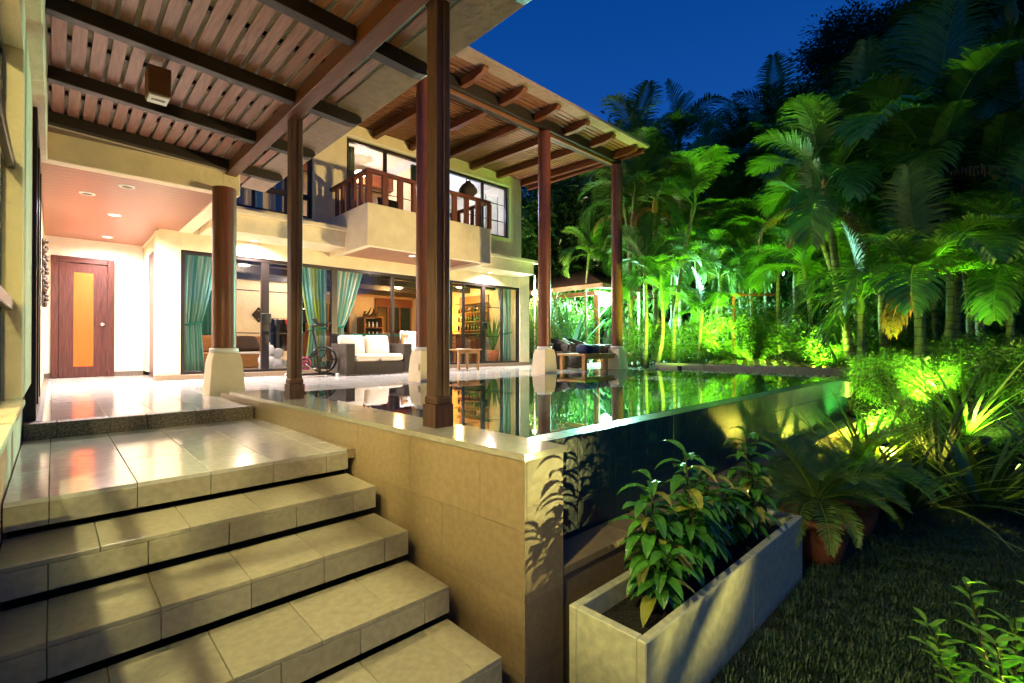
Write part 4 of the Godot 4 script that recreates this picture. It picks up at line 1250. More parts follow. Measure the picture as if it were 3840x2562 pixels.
	# room lamps
	for a in [[2.9, 2.30, 11.2, "ceiling lamp of the living room behind the left glass doors", 2.6, Color(1.0, 0.9, 0.78)], [4.6, 2.30, 12.4, "ceiling lamp over the treadmill", 1.6, Color(1.0, 0.93, 0.88)], [7.4, 2.30, 12.6, "ceiling lamp over the billiard table", 2.6, Color(1.0, 0.78, 0.48)], [8.6, 2.30, 11.2, "ceiling lamp in front of the bar", 1.5, Color(1.0, 0.85, 0.45)], [5.4, 4.75, 11.0, "ceiling lamp of the upper room behind the balcony door", 2.2, Color(1.0, 0.9, 0.85)], [7.8, 4.75, 11.0, "cool ceiling lamp of the upper right room", 3.4, Color(0.72, 0.80, 1.0)], [2.8, 4.75, 11.3, "ceiling lamp of the upper left room", 1.2, Color(1.0, 0.72, 0.45)]]:
		var o := thing("ceiling_lamp", a[3], "light", P(a[0], a[1], a[2]), "lamps inside the house")
		st = newst()
		lathe(st, [Vector2(0, -0.06), Vector2(0.10, -0.045), Vector2(0.13, 0.0), Vector2(0.13, 0.06), Vector2(0, 0.06)], Vector3.ZERO, 20)
		part(o, "lamp_bowl", done(st), M["lamp_white"])
		omni(o, P(a[0], a[1] - 0.10, a[2]), a[4] * 1.25, a[5], 0.10)

func build_lamps() -> void:
	var w := Color(1.0, 0.95, 0.95)
	downlight(0.62, 2.444, 8.85, "lit recessed ceiling light nearer the front of the porch soffit", 24.0, w)
	downlight(0.66, 2.444, 10.75, "lit recessed ceiling light above the entrance door", 9.0, w)
	downlight(0.29, 2.444, 7.82, "unlit recessed ceiling light at the left of the porch soffit", 0, w, false)
	downlight(0.61, 2.444, 7.15, "unlit recessed ceiling light at the front edge of the porch soffit", 0, w, false)
	downlight(2.55, 2.424, 9.22, "lit recessed light under the ledge above the left glass doors", 13.0, w)
	downlight(8.05, 2.424, 9.22, "lit recessed light under the ledge above the right glass doors", 13.0, w)
	downlight(5.27, 2.399, 8.46, "lit recessed light under the balcony", 15.0, w)

func build_pavilion() -> void:
	var c := P(14.3, 0, 11.0)
	var t := thing("pavilion", "small open pavilion with a brown hipped tile roof beyond the terrace", "pavilion", c)
	var u := 14.3
	var v := 11.0
	for a in [[-1.9, -1.9], [1.9, -1.9], [-1.9, 1.9], [1.9, 1.9]]:
		var st := newst()
		lathe(st, [Vector2(0.14, 0.0), Vector2(0.14, 0.08), Vector2(0.10, 0.10), Vector2(0.095, 2.15)], P(u + a[0], 0, v + a[1]), 18)
		part(t, "column", done(st), M["redwood_y"], Vector3.ZERO)
	for s in [-1.0, 1.0]:
		bb(t, "eave_beam", M["redwood_u"], u - 2.05, u + 2.05, 2.15, 2.28, v + s * 1.9 - 0.05, v + s * 1.9 + 0.05)
		bb(t, "eave_beam", M["redwood_v"], u + s * 1.9 - 0.05, u + s * 1.9 + 0.05, 2.151, 2.281, v - 1.84, v + 1.84)
	var sf := newst()
	lathe(sf, [Vector2(2.72 * sqrt(2.0), 2.30), Vector2(0.0, 3.22)], P(u, 0.0, v), 4, false)
	part(t, "boarded_ceiling", done(sf), M["soffit"], Vector3.ZERO)
	for s in [-1.0, 1.0]:
		bb(t, "fascia_board", M["soffit"], u - 2.76, u + 2.76, 2.25, 2.395, v + s * 2.74 - 0.015, v + s * 2.74 + 0.015)
		bb(t, "fascia_board", M["soffit"], u + s * 2.74 - 0.014, u + s * 2.74 + 0.014, 2.251, 2.394, v - 2.72, v + 2.72)
	# hip roof in courses
	for k in 9:
		var f0 := k / 9.0
		var st := newst()
		lathe(st, [Vector2((2.75 * (1 - f0)) * sqrt(2.0), 2.37 + 0.95 * f0), Vector2((2.75 * (1 - f0 - 0.125)) * sqrt(2.0) if k < 8 else 0.0, 2.37 + 0.95 * (f0 + 0.118))], P(u, 0.03, v), 4, false)
		part(t, "tile_course", done(st), M["rooftile"], Vector3.ZERO)
	var l := thing("pavilion_lamp", "dazzling cool white lamp under the pavilion roof", "light", P(12.8, 2.0, 9.05))
	var st := newst()
	lathe(st, [Vector2(0, -0.22), Vector2(0.16, -0.16), Vector2(0.23, 0), Vector2(0.16, 0.16), Vector2(0, 0.22)], P(12.8, 2.0, 9.05), 20)
	part(l, "lamp_globe", done(st), M["lamp_cool"], Vector3.ZERO)
	omni(l, P(12.8, 2.0, 9.05), 110.0, Color(0.66, 1.0, 0.86), 0.15)
	# wall lamp post by the house corner
	l = thing("bracket_lamp", "small bracket lamp on a white post by the house corner", "light", P(10.1, 0, 9.6))
	st = newst()
	tube(st, [P(10.1, 0.0, 9.6), P(10.1, 2.6, 9.6)], [0.02], 8)
	part(l, "pole", done(st), M["white_trim"], Vector3.ZERO)
	st = newst()
	lathe(st, [Vector2(0, 2.0), Vector2(0.06, 2.02), Vector2(0.06, 2.12), Vector2(0, 2.14)], P(10.02, 0, 9.55), 14)
	part(l, "lamp_head", done(st), M["lamp_white"], Vector3.ZERO)
	omni(l, P(10.02, 2.07, 9.55), 8.0, Color(1.0, 0.93, 0.82), 0.03)

# ---------------------------------------------------------------- plants
# a curved strap leaf from p along d, arching down
func blade(st: SurfaceTool, p: Vector3, d: Vector3, ln: float, w: float, droop: float, c: Color, seg := 5) -> void:
	st.set_smooth_group(-1)
	d = d.normalized()
	var side := d.cross(Vector3.UP)
	if side.length() < 0.05: side = Vector3.RIGHT
	side = side.normalized()
	var a := p
	var dir := d
	var pl := a - side * w * 0.25
	var pr := a + side * w * 0.25
	for k in seg:
		var f := float(k + 1) / seg
		a += dir * ln / seg
		dir = (dir + Vector3.DOWN * droop / seg * (0.5 + f)).normalized()
		var ww := w * (1.0 - pow(f, 1.8)) * 0.5 + 0.001
		var l2 := a - side * ww
		var r2 := a + side * ww
		st.set_color(c * (0.85 + 0.3 * f))
		var n := side.cross(dir)
		quad(st, pl, pr, r2, l2, n if n.y > 0 else -n)
		pl = l2
		pr = r2

# broad leaf with a folded midrib, drooping
func broad_leaf(st: SurfaceTool, p: Vector3, d: Vector3, ln: float, w: float, droop: float, c: Color) -> void:
	st.set_smooth_group(-1)
	d = d.normalized()
	var side := d.cross(Vector3.UP)
	if side.length() < 0.05: side = Vector3.RIGHT
	side = side.normalized()
	var prof := [0.12, 0.75, 1.0, 0.92, 0.55, 0.0]
	var a := p
	var dir := d
	var last := []
	for k in 6:
		var n := side.cross(dir)
		if n.y < 0: n = -n
		var ww: float = w * 0.5 * prof[k]
		var row := [a - side * ww + n * ww * 0.35, a, a + side * ww + n * ww * 0.35]
		if k > 0:
			st.set_color(c * (0.9 + 0.06 * (k % 2)))
			quad(st, last[0], last[1], row[1], row[0], n)
			st.set_color(c * (1.0 + 0.05 * (k % 2)))
			quad(st, last[1], last[2], row[2], row[1], n)
		last = row
		a += dir * ln / 5.0
		dir = (dir + Vector3.DOWN * droop / 5.0).normalized()

# palm frond: feather leaf leaving the origin at elevation el (radians) along +x
func frond_mesh(ln: float, el: float, sd: int, leaflet: float, bend: float, pairs: int, c0: Color, c1: Color, droop := 0.6, v_up := 0.35, w := 0.028) -> ArrayMesh:
	var r := RandomNumberGenerator.new()
	r.seed = sd
	var st := newst()
	var pts := []
	var dirs := []
	var a := Vector3.ZERO
	var ang := el
	var n := 18
	for k in n + 1:
		pts.append(a)
		var d := Vector3(cos(ang), sin(ang), 0.06 * sin(k * 0.5 + sd))
		dirs.append(d.normalized())
		a += d.normalized() * ln / n
		ang -= bend / n * (0.35 + 1.3 * k / n)
	var rad := []
	for k in n + 1: rad.append(0.017 * (1.0 - 0.85 * k / n) * ln / 1.8)
	st.set_color(c1 * 1.15)
	tube(st, pts, rad, 4, false)
	st.set_smooth_group(-1)
	for i in pairs:
		var s := lerpf(0.16, 0.99, float(i) / (pairs - 1))
		var fi := s * n
		var k := mini(int(fi), n - 1)
		var base: Vector3 = pts[k].lerp(pts[k + 1], fi - k)
		var tg: Vector3 = dirs[k]
		var up := Vector3(-tg.y, tg.x, 0).normalized()
		var prof := pow(sin(PI * clampf((s - 0.08) / 1.0, 0.0, 1.0)), 0.6) * (1.0 if s < 0.7 else lerpf(1.0, 0.55, (s - 0.7) / 0.3))
		for sd2 in [-1.0, 1.0]:
			var l := leaflet * prof * r.randf_range(0.88, 1.08)
			var side := Vector3(0, 0, sd2)
			var d := (side * 1.0 + tg * (0.55 + 0.5 * s) + up * (v_up + r.randf_range(-0.12, 0.12))).normalized()
			var wv := tg.cross(d).cross(d).normalized() * w * 0.5
			var m1 := base + d * l * 0.45
			var d2 := (d + Vector3.DOWN * droop * r.randf_range(0.6, 1.3)).normalized()
			var m2 := m1 + d2 * l * 0.35
			var d3 := (d2 + Vector3.DOWN * droop * 0.9).normalized()
			var tip := m2 + d3 * l * 0.22
			var cc := c0.lerp(c1, r.randf()) * r.randf_range(0.8, 1.2)
			var nn := wv.cross(d)
			if nn.y < 0: nn = -nn
			st.set_color(cc)
			quad(st, base - wv * 0.4, base + wv * 0.4, m1 + wv, m1 - wv, nn)
			quad(st, m1 - wv, m1 + wv, m2 + wv * 0.7, m2 - wv * 0.7, nn)
			st.set_color(cc.lerp(Color(cc.r * 1.7, cc.g * 1.15, cc.b), 0.5))
			tri(st, m2 - wv * 0.7, m2 + wv * 0.7, tip, nn)
	return done(st)

var fronds := {}
func make_fronds() -> void:
	var g0 := Color(0.045, 0.15, 0.016)
	var g1 := Color(0.10, 0.215, 0.02)
	var els := [1.48, 1.2, 0.95, 0.65, 0.35, -0.05]
	for e in els.size():
		for k in 2:
			fronds["areca %d %d" % [e, k]] = frond_mesh(1.0, els[e], 10 + e * 3 + k, 0.34, 0.9 + 0.28 * e + 0.2 * k if e > 0 else 0.35 + 0.5 * k, 48, g0, g1, 0.5, 0.30, 0.017)
	fronds["dry 0"] = frond_mesh(1.0, 0.2, 71, 0.24, 2.2, 34, Color(0.26, 0.15, 0.03), Color(0.34, 0.17, 0.025), 1.6, 0.0, 0.015)
	fronds["dry 1"] = frond_mesh(1.0, -0.3, 72, 0.22, 1.6, 34, Color(0.22, 0.12, 0.03), Color(0.30, 0.15, 0.03), 1.8, -0.2, 0.015)
	for e in 4:
		fronds["cycad %d" % e] = frond_mesh(1.0, [1.2, 0.9, 0.6, 0.3][e], 40 + e, 0.19, 1.0 + 0.22 * e, 46, Color(0.07, 0.19, 0.025), Color(0.16, 0.25, 0.03), 0.2, 0.65, 0.0095)

func palm(base: Vector3, top: Vector3, r0: float, fl: float, nf: int, sd: int, label: String, tilt := 0.0, shaft := Color(0.16, 0.22, 0.04), dry := 1, cat := "palm tree", grp := "areca palms along the garden edge") -> Node3D:
	var t := thing("palm_tree", label, cat, base, grp)
	var r := RandomNumberGenerator.new()
	r.seed = sd
	var h := top - base
	# ringed trunk
	var st := newst()
	var n := int(maxf(6, h.length() / 0.13))
	var bow := Vector3(r.randf_range(-1, 1), 0, r.randf_range(-1, 1)) * h.length() * 0.05
	var path := func(f: float) -> Vector3:
		return h * f + bow * sin(f * PI)
	for k in n:
		var f0 := float(k) / n
		var f1 := float(k + 1) / n
		var a: Vector3 = path.call(f0)
		var b: Vector3 = path.call(f1)
		var rr := r0 * lerpf(1.15, 0.8, f0)
		st.set_color(Color(0.20, 0.19, 0.09) * r.randf_range(0.75, 1.15))
		tube(st, [a, a.lerp(b, 0.86)], [rr, rr * 0.97], 9, false)
		st.set_color(Color(0.10, 0.08, 0.04))
		tube(st, [a.lerp(b, 0.86), b], [rr * 1.08, rr * 1.08], 9, false)
	part(t, "trunk", done(st), M["trunk"])
	# crownshaft
	st = newst()
	var dir: Vector3 = (path.call(1.0) - path.call(0.93)).normalized()
	var cs := fl * 0.28
	st.set_color(shaft)
	var rs := r0 * 1.25
	tube(st, [h, h + dir * cs * 0.25, h + dir * cs * 0.7, h + dir * cs], [r0 * 0.9, rs, rs * 0.85, rs * 0.4], 10)
	part(t, "crownshaft", done(st), M["trunk"])
	var top2 := h + dir * cs * 0.9
	for k in mini(17, int(nf * 1.45)):
		var e: int = [0, 2, 1, 3, 2, 4, 3, 1, 4, 3, 5, 4][k % 12]
		var o := part(t, "frond", fronds["areca %d %d" % [e, k % 2]], M["leaf"])
		o.position = top2 - dir * cs * 0.03 * k
		o.rotation.y = k * 2.399 + sd * 0.7 + r.randf_range(-0.25, 0.25)
		o.scale = Vector3.ONE * fl * r.randf_range(0.85, 1.12)
	for k in dry:
		var o := part(t, "dry_frond", fronds["dry %d" % (k % 2)], M["leaf_dry"])
		o.position = h + dir * cs * 0.1
		o.rotation.y = sd * 1.9 + k * 2.0
		o.scale = Vector3.ONE * fl * 0.8
	return t

# leaf cloud: leaves in clumps inside an ellipsoid
func leaf_cloud(sd: int, n_clump: int, per: int, rx: Vector3, clump_r: float, ll: float, lw: float, c0: Color, c1: Color, hollow := 0.45, droop := 0.3) -> ArrayMesh:
	var r := RandomNumberGenerator.new()
	r.seed = sd
	var st := newst()
	st.set_smooth_group(-1)
	for k in n_clump:
		var d := Vector3(r.randfn(), r.randfn(), r.randfn()).normalized()
		var cpos := d * rx * lerpf(hollow, 1.0, pow(r.randf(), 0.5))
		var tone := r.randf_range(0.7, 1.25)
		for i in per:
			var o := Vector3(r.randfn(), r.randfn() * 0.75, r.randfn()) * clump_r * 0.5
			var p := cpos + o
			var ld := (o.normalized() * 0.8 + d * 0.5 + Vector3(r.randfn(), r.randfn(), r.randfn()) * 0.5 + Vector3.DOWN * droop).normalized()
			var side := ld.cross(Vector3(r.randfn(), r.randfn() + 1.5, r.randfn())).normalized()
			var nn := side.cross(ld)
			var l := ll * r.randf_range(0.7, 1.2)
			var w := lw * r.randf_range(0.8, 1.15)
			var mid := p + ld * l * 0.45
			st.set_color(c0.lerp(c1, r.randf()) * tone)
			var tip := p + ld * l + Vector3.DOWN * l * 0.15
			tri(st, p, mid + side * w * 0.5 + nn * w * 0.15, tip, nn)
			tri(st, p, tip, mid - side * w * 0.5 + nn * w * 0.15, nn)
	return done(st)

var clouds := {}
func make_clouds() -> void:
	var d0 := Color(0.022, 0.06, 0.012)
	var d1 := Color(0.05, 0.11, 0.02)
	for k in 3:
		clouds["dense %d" % k] = leaf_cloud(100 + k, 130, 42, Vector3(1, 1, 1), 0.30, 0.13, 0.06, d0, d1, 0.35)
		clouds["shrub %d" % k] = leaf_cloud(120 + k, 80, 48, Vector3(1, 0.85, 1), 0.30, 0.17, 0.03, Color(0.05, 0.13, 0.015), Color(0.11, 0.20, 0.02), 0.3, 0.1)
		clouds["feather %d" % k] = leaf_cloud(140 + k, 95, 70, Vector3(1, 0.8, 1), 0.24, 0.10, 0.035, Color(0.025, 0.065, 0.016), Color(0.05, 0.10, 0.022), 0.2, 0.1)

func tree(base: Vector3, crown: Vector3, rad: Vector3, key: String, label: String, sd: int, grp: String, n_crowns := 4) -> void:
	var t := thing("tree", label, "tree", base, grp)
	var r := RandomNumberGenerator.new()
	r.seed = sd
	var c := crown - base
	var st := newst()
	tube(st, [Vector3.ZERO, c * 0.35 + Vector3(0.2, 0, 0.1), c * 0.75], [0.22, 0.16, 0.09], 8)
	part(t, "trunk", done(st), M["bark"])
	for k in n_crowns:
		var off := Vector3(r.randf_range(-0.85, 0.85), r.randf_range(-0.6, 0.55), r.randf_range(-0.85, 0.85)) * rad
		st = newst()
		tube(st, [c * 0.6, c * 0.75 + off * 0.4, c + off * 0.9], [0.09, 0.05, 0.015], 6)
		part(t, "limb", done(st), M["bark"])
		var o := part(t, "crown", clouds["%s %d" % [key, k % 3]], M["leaf_gloss"] if key == "dense" else M["leaf"])
		o.position = c + off
		o.rotation.y = r.randf() * TAU
		o.scale = rad * r.randf_range(0.55, 0.8)

func shrub(p: Vector3, s: Vector3, key: String, label: String, sd: int, grp: String, m := "leaf") -> void:
	var t := thing("shrub", label, "shrub", p, grp)
	var st := newst()
	for k in 5:
		var a := k * 1.256 + sd
		tube(st, [Vector3(cos(a), 0, sin(a)) * 0.05, Vector3(cos(a) * s.x * 0.45, s.y * 0.9, sin(a) * s.z * 0.45)], [0.025, 0.008], 5)
	part(t, "stem", done(st), M["bark"])
	var o := part(t, "foliage", clouds["%s %d" % [key, sd % 3]], M[m])
	o.position = Vector3(0, s.y * 0.85, 0)
	o.rotation.y = sd * 1.3
	o.scale = s

func cycad(p: Vector3, ph: float, fl: float, label: String, pot_label: String, sd: int) -> void:
	var t := thing("flower_pot", pot_label, "flower pot", p)
	var st := newst()
	lathe(st, [Vector2(0, 0.0), Vector2(0.15, 0.0), Vector2(0.20, ph * 0.5), Vector2(0.22, ph * 0.86), Vector2(0.25, ph * 0.87), Vector2(0.25, ph), Vector2(0.21, ph), Vector2(0.20, ph * 0.85), Vector2(0, ph * 0.84)], Vector3.ZERO, 28)
	part(t, "body", done(st), M["terracotta"])
	t = thing("cycad", label, "plant", p + Vector3(0, ph * 0.84, 0))
	st = newst()
	lathe(st, [Vector2(0.11, 0), Vector2(0.13, 0.08), Vector2(0.09, 0.16), Vector2(0, 0.19)], Vector3.ZERO, 12)
	part(t, "stem", done(st), M["bark"])
	for k in 34:
		var e: int = [0, 1, 1, 2, 2, 2, 3, 3][k % 8]
		var o := part(t, "frond", fronds["cycad %d" % e], M["leaf"])
		o.position = Vector3(0, 0.15, 0)
		o.rotation.y = k * 2.399 + sd
		o.scale = Vector3.ONE * fl * rng.randf_range(0.85, 1.1)

func strap_plant(p: Vector3, n: int, ln: float, w: float, droop: float, c: Color, label: String, spread := 1.0, sd := 1) -> void:
	var t := thing("strap_plant", label, "plant", p)
	var r := RandomNumberGenerator.new()
	r.seed = sd
	for k in n:
		var st := newst()
		var a := k * 2.399 + r.randf_range(-0.3, 0.3)
		blade(st, Vector3.ZERO, Vector3(cos(a) * spread, r.randf_range(0.6, 1.5), sin(a) * spread), ln * r.randf_range(0.7, 1.15), w * r.randf_range(0.8, 1.1), droop * r.randf_range(0.6, 1.3), c * r.randf_range(0.75, 1.2), 7)
		part(t, "leaf", done(st), M["leaf"])

func build_planter() -> void:
	var t := thing("planter", "long rectangular stone planter box at the foot of the pool wall", "planter", P(2.75, -1.04, 1.22))
	var a0 := 1.72
	var a1 := 3.78
	bb(t, "front_panel", M["planter"], a0, 2.86, -1.06, -0.60, 1.02, 1.065, 0.005)
	bb(t, "front_panel", M["planter"], 2.863, a1, -1.06, -0.60, 1.02, 1.065, 0.005)
	bb(t, "back_panel", M["planter"], a0, a1, -1.06, -0.60, 1.375, 1.42, 0.005)
	bb(t, "end_panel", M["planter"], a0 + 0.001, a0 + 0.045, -1.06, -0.6005, 1.0655, 1.3745, 0.003)
	bb(t, "end_panel", M["planter"], a1 - 0.045, a1 - 0.001, -1.06, -0.6005, 1.0655, 1.3745, 0.003)
	bb(t, "soil", M["soil"], a0 + 0.046, a1 - 0.046, -1.0, -0.69, 1.066, 1.374, 0.01)
	# four leafy plants
	var pl := [[2.10, 1.22, 0.55, 3, "bushy green plant nearest the wall in the stone planter"], [2.42, 1.20, 0.62, 5, "tallest plant with long drooping leaves in the stone planter"], [2.75, 1.24, 0.50, 7, "red tipped plant in the middle of the stone planter"], [3.25, 1.20, 0.62, 11, "plant with a glossy whorl at the far end of the stone planter"]]
	for q in pl:
		var r := RandomNumberGenerator.new()
		r.seed = q[3]
		var s := thing("planter_plant", q[4], "plant", P(q[0], -0.69, q[1]))
		for k in 4:
			var a: float = k * 1.7 + q[3]
			var hh: float = q[2] * [1.15, 0.9, 0.75, 0.6][k]
			var top := Vector3(cos(a) * 0.13 * k * 0.6, hh, sin(a) * 0.07 * k * 0.6)
			var st := newst()
			tube(st, [Vector3(cos(a), 0, sin(a)) * 0.02, top * 0.5 + Vector3(0.01, 0, 0.02), top], [0.008, 0.006, 0.004], 6)
			part(s, "stem", done(st), M["bark"])
			st = newst()
			for j in 24:
				var f := 0.30 + 0.70 * j / 23.0
				var b := j * 2.399 + k
				var p := top * f
				var up := 0.1 + 0.6 * pow(f, 3)
				var col := Color(0.05, 0.16, 0.022) * r.randf_range(0.8, 1.35)
				if r.randf() < 0.14: col = Color(0.26, 0.26, 0.04)
				broad_leaf(st, p, Vector3(cos(b), up, sin(b)), r.randf_range(0.13, 0.21), r.randf_range(0.045, 0.066), r.randf_range(1.1, 2.2), col)
			part(s, "leaves", done(st), M["leaf_gloss"])

func V3(px: float, py: float, t: float) -> Vector3:
	# a spot in the garden given as sideways angle, height angle and distance from where the photographer stood
	var x := (px - 1175.0) / 1100.0
	var y := (790.0 - py) / 1100.0
	return P((0.6912 + 0.7227 * x) * t, 0.60 + y * t, (0.7227 - 0.6912 * x) * t)

func on_ground(p: Vector3) -> Vector3:
	return Vector3(p.x, ground_y(p.x, -p.z) - 0.02, p.z)

func build_garden() -> void:
	make_fronds()
	make_clouds()
	# areca palms: crown point, trunk foot, distance, trunk radius, frond length, fronds, label
	var list := [
		[1438, 500, 1443, 845, 13.0, 0.055, 1.5, 8, "slim palm rising beside the last round column"],
		[1504, 490, 1512, 840, 12.5, 0.06, 1.6, 8, "palm with a yellow shaft behind the dining table"],
		[1588, 500, 1545, 840, 12.0, 0.05, 1.7, 7, "leaning palm with one long arching frond behind the dining table"],
		[1668, 540, 1650, 840, 13.5, 0.06, 1.5, 7, "pale stemmed palm left of the garden trellis"],
		[1425, 420, 1440, 845, 14.0, 0.05, 1.4, 9, "tall palm with bright fan fronds under the roof corner"],
		[1560, 360, 1560, 840, 17.0, 0.08, 2.1, 10, "dark tall palm against the sky behind the dining table"],
		[1690, 390, 1680, 840, 17.5, 0.08, 2.1, 10, "dark tall palm against the sky left of the big garden palms"],
		[1838, 370, 1845, 840, 16.0, 0.08, 2.0, 9, "dark palm against the sky where the tree line dips"],
		[1902, 480, 1965, 835, 9.0, 0.07, 2.0, 10, "golden stemmed leaning palm at the far pool corner"],
		[1880, 530, 1950, 838, 9.2, 0.055, 1.2, 5, "thinner trunk paired with the golden leaning palm"],
		[1955, 505, 1990, 838, 8.8, 0.05, 0.9, 3, "short palm with withered fronds right of the golden leaning palm"],
		[2135, 430, 2125, 850, 8.3, 0.075, 2.5, 12, "large palm with an orange shaft and arching fronds at the right"],
		[2160, 465, 2165, 850, 8.0, 0.055, 1.3, 5, "slim green palm just right of the orange shafted palm"],
		[2186, 430, 2180, 860, 8.6, 0.07, 2.1, 9, "thick ringed palm right of the orange shafted palm"],
		[2080, 440, 2095, 850, 9.4, 0.06, 1.0, 2, "bare pale palm stem left of the orange shafted palm"],
		[2330, 60, 2345, 850, 9.5, 0.08, 2.4, 10, "tall palm in the upper right corner"],
		[1455, 480, 1458, 850, 12.3, 0.05, 1.7, 11, "palm overlapping the last round column"],
		[1482, 640, 1480, 850, 11.9, 0.045, 1.4, 10, "bushy palm between the last round column and the kerb"],
		[2105, 690, 2100, 860, 7.6, 0.06, 1.8, 12, "low palm with broad drooping fronds in front of the right palms"],
		[1975, 720, 1985, 850, 8.0, 0.05, 1.2, 8, "low bushy palm at the foot of the golden leaning palm"],
		[1520, 690, 1505, 842, 11.6, 0.045, 1.3, 8, "low palm with fine fronds beside the dining table end"],
		[1465, 380, 1470, 845, 15.0, 0.06, 1.9, 11, "tall palm just right of the roof corner"],
		[1350, 600, 1352, 845, 14.6, 0.04, 1.2, 9, "palm whose fronds hang before the pavilion roof"],
		[1630, 430, 1625, 840, 15.0, 0.07, 2.0, 11, "full palm between the two dark sky palms"],
		[1760, 440, 1765, 840, 14.0, 0.07, 2.2, 12, "full crowned palm above the garden trellis"],
		[1790, 560, 1795, 838, 12.0, 0.05, 1.6, 10, "mid height palm right of the garden trellis"],
		[1720, 620, 1730, 838, 12.6, 0.05, 1.3, 9, "low palm over the bright trellis bush"],
		[1980, 390, 1990, 838, 12.0, 0.07, 2.2, 12, "full palm between the golden palm and the orange shafted palm"],
		[2030, 560, 2035, 845, 9.0, 0.055, 1.6, 11, "mid height palm right of the withered one"],
		[2260, 330, 2262, 850, 10.5, 0.07, 2.4, 12, "tall palm behind the thick ringed palm"],
		[2270, 540, 2265, 860, 8.0, 0.06, 1.8, 11, "mid height palm at the right with spread fronds"],
		[2335, 640, 2330, 880, 7.0, 0.05, 1.5, 10, "low palm cut by the right edge"],
[1475, 560, 1478, 846, 14.0, 0.045, 1.6, 12, "full palm between the first slim palms"],
		[1545, 590, 1548, 846, 13.4, 0.045, 1.6, 12, "full palm right of the yellow shafted palm"],
		[1600, 620, 1605, 846, 13.0, 0.045, 1.5, 12, "bushy palm under the long arching frond"],
		[1655, 660, 1660, 846, 12.8, 0.045, 1.4, 11, "bushy palm at the left trellis post"],
		[1700, 520, 1705, 846, 14.5, 0.05, 1.9, 12, "full palm behind the trellis rail"],
		[1840, 480, 1845, 846, 12.5, 0.055, 2.0, 12, "full palm just left of the golden leaning palm"],
		[1850, 640, 1855, 846, 10.6, 0.045, 1.5, 12, "bushy palm behind the end of the timber cover"],
		[1925, 620, 1930, 846, 10.4, 0.045, 1.5, 12, "bushy palm between the golden pair and the withered palm"],
		[2065, 500, 2068, 850, 10.5, 0.055, 1.9, 12, "full palm behind the bare pale stem"],
		[2130, 600, 2135, 855, 9.0, 0.05, 1.6, 12, "bushy palm at the foot of the orange shafted palm"],
		[2215, 620, 2218, 860, 8.2, 0.05, 1.6, 12, "bushy palm right of the thick ringed palm"],
		[2060, 300, 2065, 850, 13.0, 0.07, 2.4, 12, "tall palm reaching up left of the arching fronds"],
		[2190, 250, 2195, 850, 11.5, 0.07, 2.6, 12, "tallest palm above the orange shafted palm"],
		[1780, 330, 1785, 846, 16.5, 0.07, 2.2, 12, "tall dark palm in the dip of the tree line"],
		[1610, 740, 1600, 842, 11.8, 0.04, 1.0, 8, "low feathery palm in the lit bed behind the kerb"],
	]
	for i in list.size():
		var q = list[i]
		var top := V3(q[0], q[1], q[4])
		var base := on_ground(V3(q[2], q[3], q[4]))
		palm(base, top, q[5], q[6], q[7], 31 + i * 7, q[8], 0.0, Color(0.34, 0.20, 0.04) if i in [1, 8, 11] else Color(0.14, 0.20, 0.04), 2 if i in [1, 8, 10, 11] else (1 if i % 3 == 0 else 0))
	# hedge trees behind
	var tr := [
		[1270, 560, 18.5, 2.6, 2.6, "dense glossy tree right behind the house corner"],
		[1390, 520, 19.5, 2.8, 2.6, "dense glossy tree behind the pavilion roof"],
		[1500, 600, 19.0, 2.6, 2.4, "dense dark tree behind the slim palms"],
		[1620, 560, 19.0, 2.8, 2.8, "dense dark tree behind the leaning palm"],
		[1740, 590, 18.0, 2.6, 2.8, "dense dark tree behind the garden trellis"],
		[1850, 560, 17.0, 2.6, 2.9, "dense dark tree behind the golden leaning palm"],
		[1980, 520, 16.0, 2.8, 3.2, "dense dark tree left of the large right palms"],
		[2110, 560, 14.5, 2.6, 3.0, "dense dark tree behind the large right palms"],
		[2240, 560, 13.0, 2.4, 2.8, "leafy tree with bare twigs at the right edge"],
		[2370, 520, 12.5, 2.6, 3.2, "dark leafy tree cut by the right edge"],
	]
	for i in tr.size():
		var q = tr[i]
		var c := V3(q[0], q[1], q[2])
		tree(on_ground(c), c, Vector3(q[3], q[4], q[3]), "dense", q[5], 200 + i, "dense trees closing the garden", 5)
	for i in 6:
		var q = [[1960, 300, 21.0, "feathery dark tree against the sky, lowest of the tall ones"], [2060, 190, 22.0, "feathery dark tree whose crown stands clear against the sky"], [2170, 140, 22.0, "tall feathery dark tree right of the clear crown"], [2280, 110, 21.0, "tall feathery dark tree near the upper right corner"], [2200, 330, 19.0, "dark tree mass behind the arching fronds at the right"], [2340, 320, 18.0, "dark tree mass at the right edge behind the tall palm"]][i]
		var c := V3(q[0], q[1], q[2])
		tree(on_ground(c), c, Vector3(3.2, 2.6, 3.2), "feather", q[3], 300 + i, "tall feathery trees", 6)
